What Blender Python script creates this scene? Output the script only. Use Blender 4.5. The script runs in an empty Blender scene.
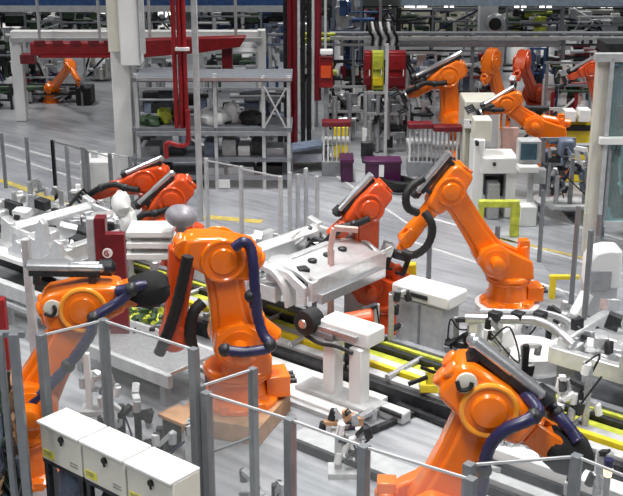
import bpy, bmesh, math, random
from mathutils import Vector, Matrix
random.seed(7)
R = math.radians
C = bpy.context.scene.collection
PI = math.pi
# ---------------------------------------------------------------- camera model
F = 1157.0; TH = R(18.5); H = 6.0; HD = R(39.9)
U = Vector((math.cos(HD), math.sin(HD), 0)); V = Vector((-math.sin(HD), math.cos(HD), 0))
def ray(px, py):
    a = (px-311.5)/F; b = (py-248)/F
    return U*a + V*(math.cos(TH)-b*math.sin(TH)) + Vector((0, 0, -(math.sin(TH)+b*math.cos(TH))))
CAM = Vector((0, 0, H))
def PZ(px, py, z=0.0):
    d = ray(px, py); return CAM + d*((z-H)/d.z)
def PV(px, py, v):
    d = ray(px, py); return CAM + d*(v/d.dot(V))
def PP(px, py, B, n):
    d = ray(px, py); return CAM + d*((B-CAM).dot(n)/d.dot(n))
def uvz(p): return (p.dot(U), p.dot(V), p.z)
cam = bpy.data.cameras.new('camera'); co = bpy.data.objects.new('camera', cam); C.objects.link(co)
co.location = CAM; co.rotation_euler = (PI/2-TH, 0, HD)
cam.sensor_width = 36; cam.lens = F/623*36; cam.clip_end = 300
bpy.context.scene.camera = co
vs = bpy.context.scene.view_settings
vs.view_transform = 'Standard'; vs.look = 'None'; vs.exposure = 0.12; vs.gamma = 1; vs.use_curve_mapping = False
# ---------------------------------------------------------------- materials
MT = {}
def mat(name, col, rough=.5, metal=0.0, var=.12, scale=8.0, bump=0.0, spec=.5, coat=0.0, col2=None):
    if name in MT: return MT[name]
    m = bpy.data.materials.new(name); m.use_nodes = True; nt = m.node_tree
    b = nt.nodes['Principled BSDF']
    tc = nt.nodes.new('ShaderNodeTexCoord'); no = nt.nodes.new('ShaderNodeTexNoise')
    no.inputs['Scale'].default_value = scale; no.inputs['Detail'].default_value = 5
    nt.links.new(tc.outputs['Object'], no.inputs['Vector'])
    cr = nt.nodes.new('ShaderNodeValToRGB')
    c2 = col2 if col2 else [c*(1-var*2) for c in col]
    cr.color_ramp.elements[0].position = .35; cr.color_ramp.elements[1].position = .65
    cr.color_ramp.elements[0].color = (*c2, 1); cr.color_ramp.elements[1].color = (*col, 1)
    nt.links.new(no.outputs['Fac'], cr.inputs['Fac']); nt.links.new(cr.outputs['Color'], b.inputs['Base Color'])
    b.inputs['Roughness'].default_value = rough; b.inputs['Metallic'].default_value = metal
    b.inputs['Specular IOR Level'].default_value = spec; b.inputs['Coat Weight'].default_value = coat
    b.inputs['Coat Roughness'].default_value = .15
    if bump:
        bp = nt.nodes.new('ShaderNodeBump'); bp.inputs['Strength'].default_value = bump
        nt.links.new(no.outputs['Fac'], bp.inputs['Height']); nt.links.new(bp.outputs['Normal'], b.inputs['Normal'])
    MT[name] = m; return m
ORANGE = mat('orange_paint', (.90, .185, .004), .24, var=.08, scale=3, coat=.5)
ORANGE2 = mat('deep_shaded_orange_paint', (.66, .07, .005), .3, var=.08, scale=3, coat=.5)  # redder copy of the robot orange, shading put into the colour
AMBER = mat('amber_paint', (.95, .36, .03), .3, var=.08, scale=3, coat=.4)
RED = mat('red_paint', (.28, .006, .010), .4, var=.15)
DRED = mat('dark_red_paint', (.17, .006, .014), .4, var=.15)
WHITE = mat('white_paint', (.80, .80, .79), .35, var=.04, scale=2)
CREAM = mat('cream_paint', (.66, .64, .56), .45, var=.06, scale=2)
STEEL = mat('galvanised_steel', (.50, .51, .53), .38, .6, var=.12, scale=30)
BODYM = mat('pressed_sheet_steel', (.74, .75, .76), .28, .6, var=.06, scale=12)
ALU = mat('aluminium', (.60, .61, .63), .28, .8, var=.08, scale=30)
GREY = mat('grey_paint', (.24, .25, .27), .45, var=.12)
LGREY = mat('light_grey_paint', (.48, .49, .50), .45, var=.1)
MGREY = mat('fence_grey_paint', (.20, .215, .23), .4, .3, var=.08)
DARK = mat('dark_metal', (.035, .037, .042), .45, .3, var=.3, scale=15)
BLACK = mat('black_rubber', (.008, .008, .009), .6, var=.3, scale=20)
CLOTH = mat('black_cover_cloth', (.006, .006, .007), .85, var=.3, scale=14, bump=.6)
HOSE = mat('dark_blue_hose', (.018, .018, .075), .38, var=.15)
YEL = mat('yellow_paint', (.80, .62, .02), .4, var=.1)
YG = mat('yellow_green_paint', (.55, .60, .06), .45, var=.2)
BLUE = mat('blue_paint', (.03, .09, .25), .45, var=.2)
BGREY = mat('blue_grey_paint', (.16, .20, .28), .45, var=.2)
PURP = mat('purple_plastic', (.075, .008, .06), .4, var=.15)
GREEN = mat('dark_green_paint', (.05, .10, .05), .5, var=.3)
TAN = mat('tan_board', (.50, .28, .15), .55, var=.15)
PINK = mat('pale_pink_paint', (.62, .40, .36), .5, var=.1)
def glass(name, tint, alpha, rough=.05):
    m = bpy.data.materials.new(name); m.use_nodes = True; nt = m.node_tree; nt.nodes.clear()
    o = nt.nodes.new('ShaderNodeOutputMaterial'); mx = nt.nodes.new('ShaderNodeMixShader')
    t = nt.nodes.new('ShaderNodeBsdfTransparent'); t.inputs[0].default_value = (*tint, 1)
    p = nt.nodes.new('ShaderNodeBsdfPrincipled'); p.inputs['Base Color'].default_value = (.62, .65, .66, 1); p.inputs['Roughness'].default_value = rough
    tc = nt.nodes.new('ShaderNodeTexCoord'); n = nt.nodes.new('ShaderNodeTexNoise'); n.inputs['Scale'].default_value = 2.5
    nt.links.new(tc.outputs['Object'], n.inputs['Vector'])
    mr = nt.nodes.new('ShaderNodeMapRange'); mr.inputs['To Min'].default_value = alpha*.6; mr.inputs['To Max'].default_value = alpha*1.4
    nt.links.new(n.outputs['Fac'], mr.inputs['Value']); nt.links.new(mr.outputs[0], mx.inputs[0])
    nt.links.new(t.outputs[0], mx.inputs[1]); nt.links.new(p.outputs[0], mx.inputs[2]); nt.links.new(mx.outputs[0], o.inputs[0])
    MT[name] = m; return m
PANEL = glass('clear_panel', (.96, .97, .97), .09)
MESHP = glass('wire_mesh_panel', (.95, .95, .96), .10)
TEAL = glass('teal_tinted_glass', (.42, .68, .68), .22)
def emis(name, col, st):
    m = bpy.data.materials.new(name); m.use_nodes = True; b = m.node_tree.nodes['Principled BSDF']
    b.inputs['Base Color'].default_value = (*col, 1); b.inputs['Emission Color'].default_value = (*col, 1); b.inputs['Emission Strength'].default_value = st
    MT[name] = m; return m
LAMP = emis('lamp_glow', (1, .98, .93), 3.0)
WARM = emis('warm_beacon', (1, .72, .35), 2.2)
SCREEN = mat('monitor_screen', (.04, .10, .14), .2, var=.2)
# ---------------------------------------------------------------- geometry helper
class MB:
    def __init__(s, M=None): s.v = []; s.f = []; s.M = M if M else Matrix()
    def add(s, vs, fs, M=None):
        k = len(s.v); T = s.M @ M if M is not None else s.M
        s.v += [T @ Vector(v) for v in vs]; s.f += [[i+k for i in f] for f in fs]; return s
    def box(s, c, d, M=None):
        x, y, z = c; a, b, e = d[0]/2, d[1]/2, d[2]/2
        return s.add([(x-a,y-b,z-e),(x+a,y-b,z-e),(x+a,y+b,z-e),(x-a,y+b,z-e),(x-a,y-b,z+e),(x+a,y-b,z+e),(x+a,y+b,z+e),(x-a,y+b,z+e)],
            [(0,3,2,1),(4,5,6,7),(0,1,5,4),(1,2,6,5),(2,3,7,6),(3,0,4,7)], M)
    def lathe(s, p0, d, prof, n=20, M=None):        # prof: (distance along d, radius)
        p0 = Vector(p0); d = Vector(d).normalized()
        a = d.orthogonal().normalized(); b = d.cross(a); vs = []; fs = []
        for t, r in prof:
            for i in range(n):
                w = 2*PI*i/n; vs.append(p0+d*t+(a*math.cos(w)+b*math.sin(w))*r)
        m = len(prof)
        for j in range(m-1):
            for i in range(n):
                k = (i+1) % n; fs.append((j*n+i, j*n+k, (j+1)*n+k, (j+1)*n+i))
        fs.append(tuple(range(n-1, -1, -1))); fs.append(tuple((m-1)*n+i for i in range(n)))
        return s.add(vs, fs, M)
    def cyl(s, p0, p1, r, r2=None, n=16, M=None, ch=0):
        p0 = Vector(p0); p1 = Vector(p1); L = (p1-p0).length; r2 = r if r2 is None else r2
        pr = [(0, r), (L, r2)] if not ch else [(0, r-ch), (ch, r), (L-ch, r2), (L, r2-ch)]
        return s.lathe(p0, p1-p0, pr, n, M)
    def bar(s, p0, p1, w, h=None, M=None):
        p0 = Vector(p0); p1 = Vector(p1); h = h or w; d = (p1-p0)
        if d.length < 1e-6: return s
        q = d.to_track_quat('X', 'Z').to_matrix().to_4x4(); q.translation = (p0+p1)/2
        return s.box((0, 0, 0), (d.length, w, h), (M @ q) if M is not None else q)
    def tube(s, pts, r, n=8, M=None, sub=5, rib=0):
        P = [Vector(p) for p in pts]; Q = []
        for i in range(len(P)-1):
            a = P[max(i-1,0)]; b = P[i]; c = P[i+1]; d = P[min(i+2,len(P)-1)]
            for k in range(sub):
                t = k/sub; Q.append(.5*((2*b)+(-a+c)*t+(2*a-5*b+4*c-d)*t*t+(-a+3*b-3*c+d)*t**3))
        Q.append(P[-1]); vs = []; fs = []; nrm = None
        for i, q in enumerate(Q):
            t = (Q[min(i+1,len(Q)-1)]-Q[max(i-1,0)]).normalized()
            if nrm is None: nrm = t.orthogonal().normalized()
            nrm = (nrm-t*nrm.dot(t)).normalized(); b = t.cross(nrm)
            rr = r*(1+rib*(i % 2))
            for k in range(n):
                w = 2*PI*k/n; vs.append(q+(nrm*math.cos(w)+b*math.sin(w))*rr)
        for j in range(len(Q)-1):
            for i in range(n):
                k = (i+1) % n; fs.append((j*n+i, j*n+k, (j+1)*n+k, (j+1)*n+i))
        fs.append(tuple(range(n-1,-1,-1))); fs.append(tuple((len(Q)-1)*n+i for i in range(n)))
        return s.add(vs, fs, M)
    def prism(s, o, y0, y1, M=None):                 # outline in xz, thickness along y
        n = len(o); vs = [(x, y0, z) for x, z in o]+[(x, y1, z) for x, z in o]
        fs = [tuple(range(n)), tuple(range(2*n-1, n-1, -1))]+[((i+1) % n, i, i+n, (i+1) % n+n) for i in range(n)]
        return s.add(vs, fs, M)
    def prismz(s, o, z0, z1, M=None):
        n = len(o); vs = [(x, y, z0) for x, y in o]+[(x, y, z1) for x, y in o]
        fs = [tuple(range(n-1,-1,-1)), tuple(range(n, 2*n))]+[(i, (i+1) % n, (i+1) % n+n, i+n) for i in range(n)]
        return s.add(vs, fs, M)
    def ball(s, c, r, sc=(1,1,1), n=14, M=None, seed=None, jit=0):
        c = Vector(c); m = n//2; vs = []; fs = []; rn = random.Random(seed)
        for j in range(m+1):
            ph = PI*j/m
            for i in range(n):
                w = 2*PI*i/n; k = r*(1+jit*(rn.random()-.5)) if seed is not None else r
                vs.append(c+Vector((k*sc[0]*math.sin(ph)*math.cos(w), k*sc[1]*math.sin(ph)*math.sin(w), k*sc[2]*math.cos(ph))))
        for j in range(m):
            for i in range(n):
                k = (i+1) % n; fs.append((j*n+i, (j+1)*n+i, (j+1)*n+k, j*n+k))
        return s.add(vs, fs, M)
    def build(s, name, m, parent=None, bevel=0, loc=None, seg=2):
        if loc is None and parent is None and s.v:
            xs = [v.x for v in s.v]; ys = [v.y for v in s.v]; loc = Vector(((min(xs)+max(xs))/2, (min(ys)+max(ys))/2, min(v.z for v in s.v)))
        me = bpy.data.meshes.new(name)
        if parent is not None: Inv = wm(parent).inverted()
        else: Inv = Matrix.Translation(-loc)
        bm = bmesh.new()
        bv = [bm.verts.new(Inv @ v) for v in s.v]
        for f in s.f:
            try: bm.faces.new([bv[i] for i in f])
            except ValueError: pass
        bmesh.ops.recalc_face_normals(bm, faces=bm.faces); bm.to_mesh(me); bm.free()
        me.shade_smooth(); me.set_sharp_from_angle(angle=R(38))
        me.materials.append(m)
        o = bpy.data.objects.new(name, me); C.objects.link(o)
        if parent is not None: o.parent = parent
        else: o.location = loc
        if bevel:
            b = o.modifiers.new('bevel', 'BEVEL'); b.width = bevel; b.segments = seg; b.limit_method = 'ANGLE'; b.angle_limit = R(40)
        return o
def wm(o):
    M = Matrix.Translation(o.location) @ Matrix.Rotation(o.rotation_euler.z, 4, 'Z')
    return wm(o.parent) @ M if o.parent else M
def tag(o, label=None, cat=None, group=None, kind=None):
    if label: o['label'] = label
    if cat: o['category'] = cat
    if group: o['group'] = group
    if kind: o['kind'] = kind
    return o
def thing(name, label, cat, loc, rz=0, group=None, kind=None):
    o = bpy.data.objects.new(name, None); o.empty_display_size = .2; C.objects.link(o); o.location = loc; o.rotation_euler = (0, 0, rz)
    return tag(o, label, cat, group, kind)
def frame(loc, rz): return Matrix.Translation(loc) @ Matrix.Rotation(rz, 4, 'Z')
def copy_tree(o, parent=None):
    c = o.copy(); C.objects.link(c); c.parent = parent
    for ch in list(o.children): copy_tree(ch, c)
    return c
def HF(v, py=None, z=0.0):
    """frame on a vertical plane square to the hall's far side at distance v"""
    return Matrix.Translation(V*v) @ Matrix.Rotation(HD, 4, 'Z')
# ================================================================ THE SETTING
def floor_mat():
    m = bpy.data.materials.new('floor_coating'); m.use_nodes = True; nt = m.node_tree; b = nt.nodes['Principled BSDF']
    tc = nt.nodes.new('ShaderNodeTexCoord')
    n1 = nt.nodes.new('ShaderNodeTexNoise'); n1.inputs['Scale'].default_value = .55; n1.inputs['Detail'].default_value = 8
    mp = nt.nodes.new('ShaderNodeMapping'); mp.inputs['Scale'].default_value = (.5, 5, 1)
    n2 = nt.nodes.new('ShaderNodeTexNoise'); n2.inputs['Scale'].default_value = 1.6; n2.inputs['Detail'].default_value = 6
    nt.links.new(tc.outputs['Object'], n1.inputs['Vector']); nt.links.new(tc.outputs['Object'], mp.inputs['Vector']); nt.links.new(mp.outputs[0], n2.inputs['Vector'])
    mx = nt.nodes.new('ShaderNodeMath'); mx.operation = 'ADD'; nt.links.new(n1.outputs['Fac'], mx.inputs[0]); nt.links.new(n2.outputs['Fac'], mx.inputs[1])
    cr = nt.nodes.new('ShaderNodeValToRGB'); e = cr.color_ramp.elements
    e[0].position = .38; e[0].color = (.17, .18, .20, 1); e[1].position = .62; e[1].color = (.38, .39, .41, 1)
    hf = nt.nodes.new('ShaderNodeMath'); hf.operation = 'MULTIPLY'; hf.inputs[1].default_value = .5
    nt.links.new(mx.outputs[0], hf.inputs[0]); nt.links.new(hf.outputs[0], cr.inputs['Fac']); nt.links.new(cr.outputs[0], b.inputs['Base Color'])
    b.inputs['Roughness'].default_value = .28
    return m
c = V*30
tag(MB(frame(c, HD)).box((0, 0, -.05), (80, 76, .1)).build('floor', floor_mat()), kind='structure')
WALLM = mat('hall_wall_paint', (.20, .21, .20), .7, var=.2, scale=.6)
tag(MB(frame(V*46.4, HD)).box((0, 0, 4.5), (80, .3, 9)).build('wall_back', WALLM), kind='structure')
# bright glazing in the far wall
i = 0
for (x, w) in ((-11.9, .9), (-8.4, .8), (-5.8, .6), (-2.6, .5), (1.3, .4), (4.1, 1.0), (5.4, .5), (8.2, .6), (9.2, .6), (10.4, .6), (11.6, .6)):
    i += 1
    wd = thing('window_%d' % i, None, None, V*46.2+U*x, HD, kind='structure')
    M = frame(V*46.2+U*x, HD)
    MB(M).box((0, 0, 1.2), (w, .06, 2.2)).build('pane', LAMP, wd)
    f = MB(M)
    for a in (-1, 1): f.box((a*w/2, -.06, 1.2), (.12, .1, 2.4)); f.box((0, -.06, 1.2+a*1.1), (w, .1, .12))
    f.box((0, -.06, 1.2), (.08, .08, 2.2)); f.build('window_frame', GREY, wd)
# painted aisle lines
k = 0
def line(p, q, w, m, nm):
    global k; k += 1
    a = Vector((p[0], p[1], .004)); b = Vector((q[0], q[1], .004))
    tag(MB().bar(a, b, w, .008).build('trim_%d' % k, m), kind='structure')
LINEW = mat('white_line', (.62, .62, .62), .5); LINEY = mat('yellow_line', (.66, .50, .06), .5, var=.2)
def pl(x0, y0, x1, y1, w, m): line(PZ(x0, y0), PZ(x1, y1), w, m, '')
pl(0, 180, 130, 227, .16, LINEY); pl(0, 143, 120, 176, .10, LINEW); pl(0, 154, 100, 186, .08, LINEW)
pl(205, 217, 262, 222, .2, LINEY); pl(400, 238, 590, 300, .07, LINEW); pl(430, 218, 623, 274, .07, LINEW); pl(520, 210, 623, 240, .06, LINEW)
pl(320, 165, 420, 232, .06, LINEW); pl(470, 232, 600, 262, .08, LINEY)
pl(225, 140, 330, 150, .08, LINEW); pl(290, 175, 340, 150, .08, LINEW)
# ceiling lamps (hall lighting)
def area(loc, sx, sy, e, rot=(0,0,HD)):
    l = bpy.data.lights.new('hall_lamp', 'AREA'); l.shape = 'RECTANGLE'; l.size = sx; l.size_y = sy; l.energy = e; l.spread = R(112); l.color = (1, .985, .96)
    o = bpy.data.objects.new('hall_lamp', l); C.objects.link(o); o.location = loc; o.rotation_euler = rot; return o
for v in (6, 13, 20, 28, 37):
    for u in (-8, 0, 8):
        area(U*u+V*v+Vector((0, 0, 9.0)), 1.0, 3.5, 380 if v < 22 else 170)
w = bpy.data.worlds.new('hall_air'); bpy.context.scene.world = w; w.use_nodes = True
w.node_tree.nodes['Background'].inputs[0].default_value = (.86, .93, 1, 1); w.node_tree.nodes['Background'].inputs[1].default_value = .12
# ================================================================ ROBOTS
DBG = []
def capsule(L, r1, r2, waist=.85, n=9):
    o = []
    for i in range(n+1):
        a = PI/2+PI*i/n; o.append((r1*math.cos(a), r1*math.sin(a)))
    for t in (.25, .5, .75):
        rr = (r1+(r2-r1)*t)*(1-(1-waist)*math.sin(PI*t)); o.append((L*t, -rr))
    for i in range(n+1):
        a = -PI/2+PI*i/n; o.append((L+r2*math.cos(a), r2*math.sin(a)))
    for t in (.75, .5, .25):
        rr = (r1+(r2-r1)*t)*(1-(1-waist)*math.sin(PI*t)); o.append((L*t, rr))
    return o
def robot(label, base, yaw, E, W, s=1.0, S=None, cs=-1, paint=ORANGE, duct=None, tool='gripper', wb=0.0, hose='full', riser=0, hosemat=HOSE, px=True, base_style='round', group=None, balancer=True, ring=False, tsc=1.0):
    base = Vector(base); d = Vector((math.cos(yaw), math.sin(yaw), 0)); n = Vector((-math.sin(yaw), math.cos(yaw), 0))
    root = thing('industrial_robot', label, 'robot', base, yaw, group)
    M = frame(base, yaw)
    def loc(p):
        q = PP(p[0], p[1], base, n) - base; return (q.dot(d), q.z)
    if px: E = loc(E); W = loc(W); S = loc(S) if S else (.32*s, .78*s)
    S = S or (.32*s, .78*s)
    DBG.append((label[:44], [round(a,2) for a in S], [round(a,2) for a in E], [round(a,2) for a in W], 'lower %.2f fore %.2f' % (math.dist(S,E)/s, math.dist(E,W)/s)))

    def LM(P, Q):
        a = math.atan2(Q[1]-P[1], Q[0]-P[0]); return M @ Matrix.Translation((P[0], 0, P[1])) @ Matrix.Rotation(-a, 4, 'Y')
    # ---- base
    b = MB(M); hb = S[1]-.42*s
    b.lathe((0,0,0), (0,0,1), [(0,.44*s),(.05*s,.44*s),(.07*s,.40*s),(.10*s,.33*s),(hb-.06*s,.30*s),(hb-.03*s,.36*s),(hb,.36*s)], 28)
    for a in range(6):
        w_ = a*PI/3; b.box((.40*s*math.cos(w_), .40*s*math.sin(w_), .05*s), (.1*s, .1*s, .1*s))
    b.box((-.42*s, 0, .17*s), (.26*s, .34*s, .24*s))
    bo = b.build('base', paint, root, .008*s)
    q = MB(M)
    for yy in (-.1, 0, .1): q.cyl((-.55*s, yy*s, .2*s), (-.63*s, yy*s, .2*s), .03*s, n=10)
    q.build('connector', DARK, bo)
    if riser:
        q = MB(M); q.lathe((0,0,-riser), (0,0,1), [(0,.62*s),(.03,.62*s),(.05,.5*s),(riser-.03,.5*s),(riser,.52*s)], 32); q.build('pedestal', WHITE, root)
    # ---- turret
    t = MB(M)
    t.lathe((0,0,hb), (0,0,1), [(0,.37*s),(.06*s,.38*s),(.10*s,.34*s)], 28)
    o = [(-.34*s,hb+.06*s),(.22*s,hb+.06*s),(S[0]+.14*s,S[1]-.24*s),(S[0]+.26*s,S[1]-.05*s),(S[0]+.22*s,S[1]+.14*s),(S[0]-.05*s,S[1]+.24*s),(S[0]-.3*s,S[1]+.1*s),(-.3*s,hb+.36*s)]
    t.prism(o, -.30*s, -.13*s); t.prism(o, .13*s, .30*s)
    t.box((-.08*s, 0, hb+.16*s), (.52*s, .5*s, .2*s))
    to = t.build('turret', paint, root, .025*s)
    q = MB(M); q.cyl((-.22*s, -cs*.0, hb+.2*s), (-.22*s, 0, hb+.56*s), .11*s, .10*s, 16, ch=.02*s); q.box((-.22*s, 0, hb+.6*s), (.16*s, .16*s, .1*s)); q.build('motor', paint, root, .01*s)
    q = MB(M); q.lathe((S[0], cs*.28*s, S[1]), (0, cs, 0), [(0,.24*s),(.05*s,.24*s),(.07*s,.19*s),(.09*s,.19*s),(.10*s,.10*s),(.30*s,.10*s),(.32*s,.07*s)], 24); q.build('shoulder_motor', paint, root)
    q = MB(M); q.lathe((S[0], -cs*.28*s, S[1]), (0, -cs, 0), [(0,.22*s),(.05*s,.22*s),(.07*s,.14*s),(.09*s,.14*s)], 24); q.build('shoulder_cap', paint, root)
    # ---- lower arm
    A = LM(S, E); L = math.dist(S, E)
    l = MB(A); l.prism(capsule(L, .25*s, .21*s, .86), -.11*s, .11*s)
    l.prism(capsule(L, .19*s, .15*s, .75), -.15*s, .15*s)
    lo = l.build('lower_arm', paint, root, .03*s, seg=3)
    for sy in (-1, 1):
        for xx in (.0, L): MB(A).lathe((xx, sy*.14*s, 0), (0, sy, 0), [(0,.16*s),(.02*s,.16*s),(.03*s,.12*s)], 20).build('bolt_ring', paint, lo)
    # ---- balancing cylinder
    if balancer:
        P0 = Vector((-.34*s, -cs*.02, hb+.42*s)); P1 = Vector((S[0]+(E[0]-S[0])*.42, 0, S[1]+(E[1]-S[1])*.42))
        D = (P1-P0)
        q = MB(M); q.cyl(P0-D.normalized()*.12*s, P0+D*.55, .11*s, n=18, ch=.025*s); bb = q.build('balancer', paint, root)
        q = MB(M); q.cyl(P0+D*.5, P1, .035*s, n=10); q.build('rod', STEEL, bb)
    # ---- upper arm housing
    B = LM(E, W); L2 = math.dist(E, W)
    sg = 1 if math.cos(math.atan2(W[1]-E[1], W[0]-E[0])) > -.2 else 1
    h = MB(B)
    o = [(-.40*s,-.10*s),(-.36*s,-.17*s),(-.1*s,-.21*s),(.16*s,-.20*s),(.34*s,-.14*s),(.40*s,-.12*s),(.40*s,.13*s),(.30*s,.17*s),(.05*s,.22*s),(-.30*s,.22*s),(-.40*s,.15*s)]
    h.prism(o, -.20*s, .20*s)
    ho = h.build('elbow_housing', paint, root, .045*s, seg=3)
    for sy in (-1, 1):
        q = MB(B); q.lathe((0, sy*.19*s, -.0), (0, sy, 0), [(0,.20*s),(.045*s,.195*s),(.05*s,.15*s),(.08*s,.13*s),(.09*s,.05*s)], 28)
        q.build('elbow_cap', paint, ho)
        n_ = 30; q = MB(B); q.tube([(.212*s*math.cos(w_), sy*.225*s, .212*s*math.sin(w_)) for w_ in [2*PI*i_/n_ for i_ in range(n_+1)]], .026*s, 8, sub=1)
        q.build('elbow_ring', AMBER if ring else paint, ho)
    for yy, zz in ((-.10,.06),(.10,.06),(0,-.07)): MB(B).cyl((-.36*s, yy*s, zz*s), (-.44*s, yy*s, zz*s), .08*s, n=14, ch=.012*s).build('wrist_motor', paint, ho)
    sk = None
    if ring: q = MB(B); q.lathe((-.28*s, cs*.20*s, .08*s), (0, cs, 0), [(0,.085*s),(.03*s,.085*s),(.035*s,.07*s)], 20); sk = q.build('cable_socket', CREAM, ho)
    if ring: q = MB(B); q.tube([(-.36*s, cs*.25*s, .06*s), (-.30*s, cs*.26*s, .02*s), (-.25*s, cs*.26*s, .07*s), (-.26*s, cs*.25*s, .12*s)], .018*s); q.build('cable_hook', BLACK, sk)
    # ---- forearm tube + wrist
    f = MB(B); e = L2
    f.lathe((.30*s,0,0), (1,0,0), [(0,.155*s),(.05*s,.165*s),(.08*s,.15*s),(max(.12*s,e-.62*s),.125*s),(max(.14*s,e-.58*s),.14*s),(max(.18*s,e-.46*s),.135*s)], 24)
    f.prism([(e-.22*s,-.10*s),(e+.02*s,-.11*s),(e+.09*s,-.05*s),(e+.09*s,.05*s),(e+.02*s,.11*s),(e-.22*s,.10*s)], -.135*s, -.075*s)
    f.prism([(e-.22*s,-.10*s),(e+.02*s,-.11*s),(e+.09*s,-.05*s),(e+.09*s,.05*s),(e+.02*s,.11*s),(e-.22*s,.10*s)], .075*s, .135*s)
    f.build('forearm', paint, root, .015*s)
    Wm = B @ Matrix.Translation((L2, 0, 0)) @ Matrix.Rotation(-wb, 4, 'Y')
    q = MB(Wm); q.lathe((0,-.075*s,0), (0,1,0), [(0,.10*s),(.15*s,.10*s)], 20); q.cyl((0,0,0), (.17*s,0,0), .085*s, n=18, ch=.01*s)
    wo = q.build('wrist', paint, root)
    q = MB(Wm); q.cyl((.165*s,0,0), (.20*s,0,0), .09*s, n=20); q.build('flange', ALU, wo)
    # ---- cable duct over the forearm (silver beam with rounded top)
    if duct:
        x0, x1, off, tilt = duct
        D = B @ Matrix.Translation((x0*s, 0, off*s)) @ Matrix.Rotation(-tilt, 4, 'Y'); Ld = (x1-x0)*s
        pr = [(0, .03*s), (.02*s, .054*s), (Ld*.55, .054*s), (Ld*.56, .046*s), (Ld-.02*s, .046*s), (Ld, .03*s)]
        q = MB(D); q.lathe((0, cs*.05*s, 0), (1,0,0), pr, 18); q.lathe((0, -cs*.07*s, -.02*s), (1,0,0), pr, 14)
        dd = q.build('cable_duct', ALU, root)
        MB(D).box((Ld*.5, 0, -.05*s), (Ld*.9, .20*s, .07*s)).build('duct_base', DARK, dd, .01*s)
        for xx in (.15, .85): MB(D).box((Ld*xx, 0, -.11*s), (.07*s, .20*s, .12*s)).build('duct_bracket', DARK, dd, .01*s)
        MB(D).lathe((Ld-.05*s, 0, -.01*s), (1,0,0), [(0,.08*s),(.12*s,.085*s),(.16*s,.04*s)], 14).build('duct_gland', DARK, dd)
    # ---- hose package
    if hose:
        q = MB(); A0 = A; y = cs*.30*s
        pts = []
        if hose in ('full', 'lower'):
            pts += [M @ Vector((-.45*s, cs*.2*s, .25*s)), M @ Vector((-.35*s, y*1.2, .6*s)), A @ Vector((.02*s, y*1.15, .05*s)), A @ Vector((L*.5, y*.95, -.12*s*1)), A @ Vector((L*.86, y*1.1, -.16*s))]
        if hose in ('full', 'upper'):
            pts += [B @ Vector((.10*s, y*1.15, -.06*s)), B @ Vector((.34*s, y*.9, .02*s)), B @ Vector((max(.5*s, L2-.45*s), y*.85, .12*s)), B @ Vector((L2-.1*s, y*.75, .12*s)), Wm @ Vector((.15*s, cs*.12*s, .1*s))]
        if hose == 'loop':
            pts = [B @ Vector(c_) for c_ in ((-.2*s, y, .1*s), (.15*s, y*1.1, .12*s), (L2*.55, y*.8, .1*s), (L2*.95, y*.4, .2*s), (L2+.16*s, y*.3, .0), (L2+.14*s, y*.3, -.22*s), (L2-.08*s, y*.3, -.36*s), (L2-.32*s, y*.3, -.34*s), (L2-.42*s, y*.3, -.12*s))]
        q.tube(pts, .052*s, 10, rib=.1, sub=7); hs = q.build('cable_hose', hosemat, root)
        for P in pts[1:-1:2]: MB().ball(P, .075*s, n=10).build('hose_clamp', DARK, hs)
    # ---- tool
    if tool == 'cover':
        q = MB(Wm); pr = [(-.04,.145),(.0,.17),(.08,.195),(.18,.215),(.28,.205),(.36,.165),(.41,.11),(.42,.04)]
        q.lathe((0,0,0), (1,0,0), [(a*s*tsc, r_*s*tsc) for a, r_ in pr], 22)
        for j, v_ in enumerate(q.v): q.v[j] = v_+Vector((random.uniform(-1,1), random.uniform(-1,1), random.uniform(-1,1)))*.012*s
        q.build('tool_cover', CLOTH, root)
    elif tool == 'mast':
        q = MB(Wm); q.prism([(.0,-.13*s),(.25*s,-.15*s),(.8*s,-.12*s),(1.0*s,-.16*s),(1.05*s,.0),(1.0*s,.13*s),(.8*s,.10*s),(.25*s,.12*s),(.0,.14*s)], -.10*s, .10*s)
        q.build('tool_mast', ORANGE2, root, .04*s, seg=3)  # the mast's shade is put into its redder colour
        MB(Wm).cyl((1.0*s, .12*s, -.02*s), (1.0*s, -.12*s, -.02*s), .15*s, n=20, ch=.02*s).build('mast_joint', ORANGE2, root)
        MB(Wm).box((.35*s, 0, .26*s), (.34*s, .12*s, .08*s)).build('tool_plate', ALU, root, .01*s)
    elif tool == 'gripper':
        q = MB(Wm)
        q.box((.24*s,0,0), (.07*s,.2*s,.2*s)); q.box((.30*s,0,0), (.05*s,.7*s,.06*s))
        for yy in (-.32, -.12, .12, .32):
            q.bar((.30*s, yy*s, -.22*s), (.30*s, yy*s, .22*s), .035*s)
            for zz in (-.2, .2): q.cyl((.30*s,yy*s,zz*s), (.48*s,yy*s,zz*s), .022*s, n=8); q.lathe((.47*s,yy*s,zz*s), (1,0,0), [(0,.02*s),(.04*s,.05*s)], 10)
        g = q.build('gripper', DARK, root)
        for yy in (-.22, .22):
            q = MB(Wm); q.cyl((.34*s,yy*s,-.1*s), (.34*s,yy*s,.13*s), .035*s, n=10); q.box((.36*s,yy*s,.14*s), (.08*s,.1*s,.06*s)); q.build('clamp_cylinder', ALU, g)
    elif tool == 'gun':
        q = MB(Wm); q.box((.26*s,0,0), (.12*s,.16*s,.22*s)); q.box((.40*s,0,.14*s), (.30*s,.08*s,.06*s)); q.box((.40*s,0,-.16*s), (.34*s,.08*s,.07*s))
        q.cyl((.52*s,0,.14*s),(.52*s,0,.03*s),.025*s,n=10); q.cyl((.55*s,0,-.15*s),(.55*s,0,-.03*s),.025*s,n=10)
        g = q.build('weld_gun', DARK, root, .008*s)
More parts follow.
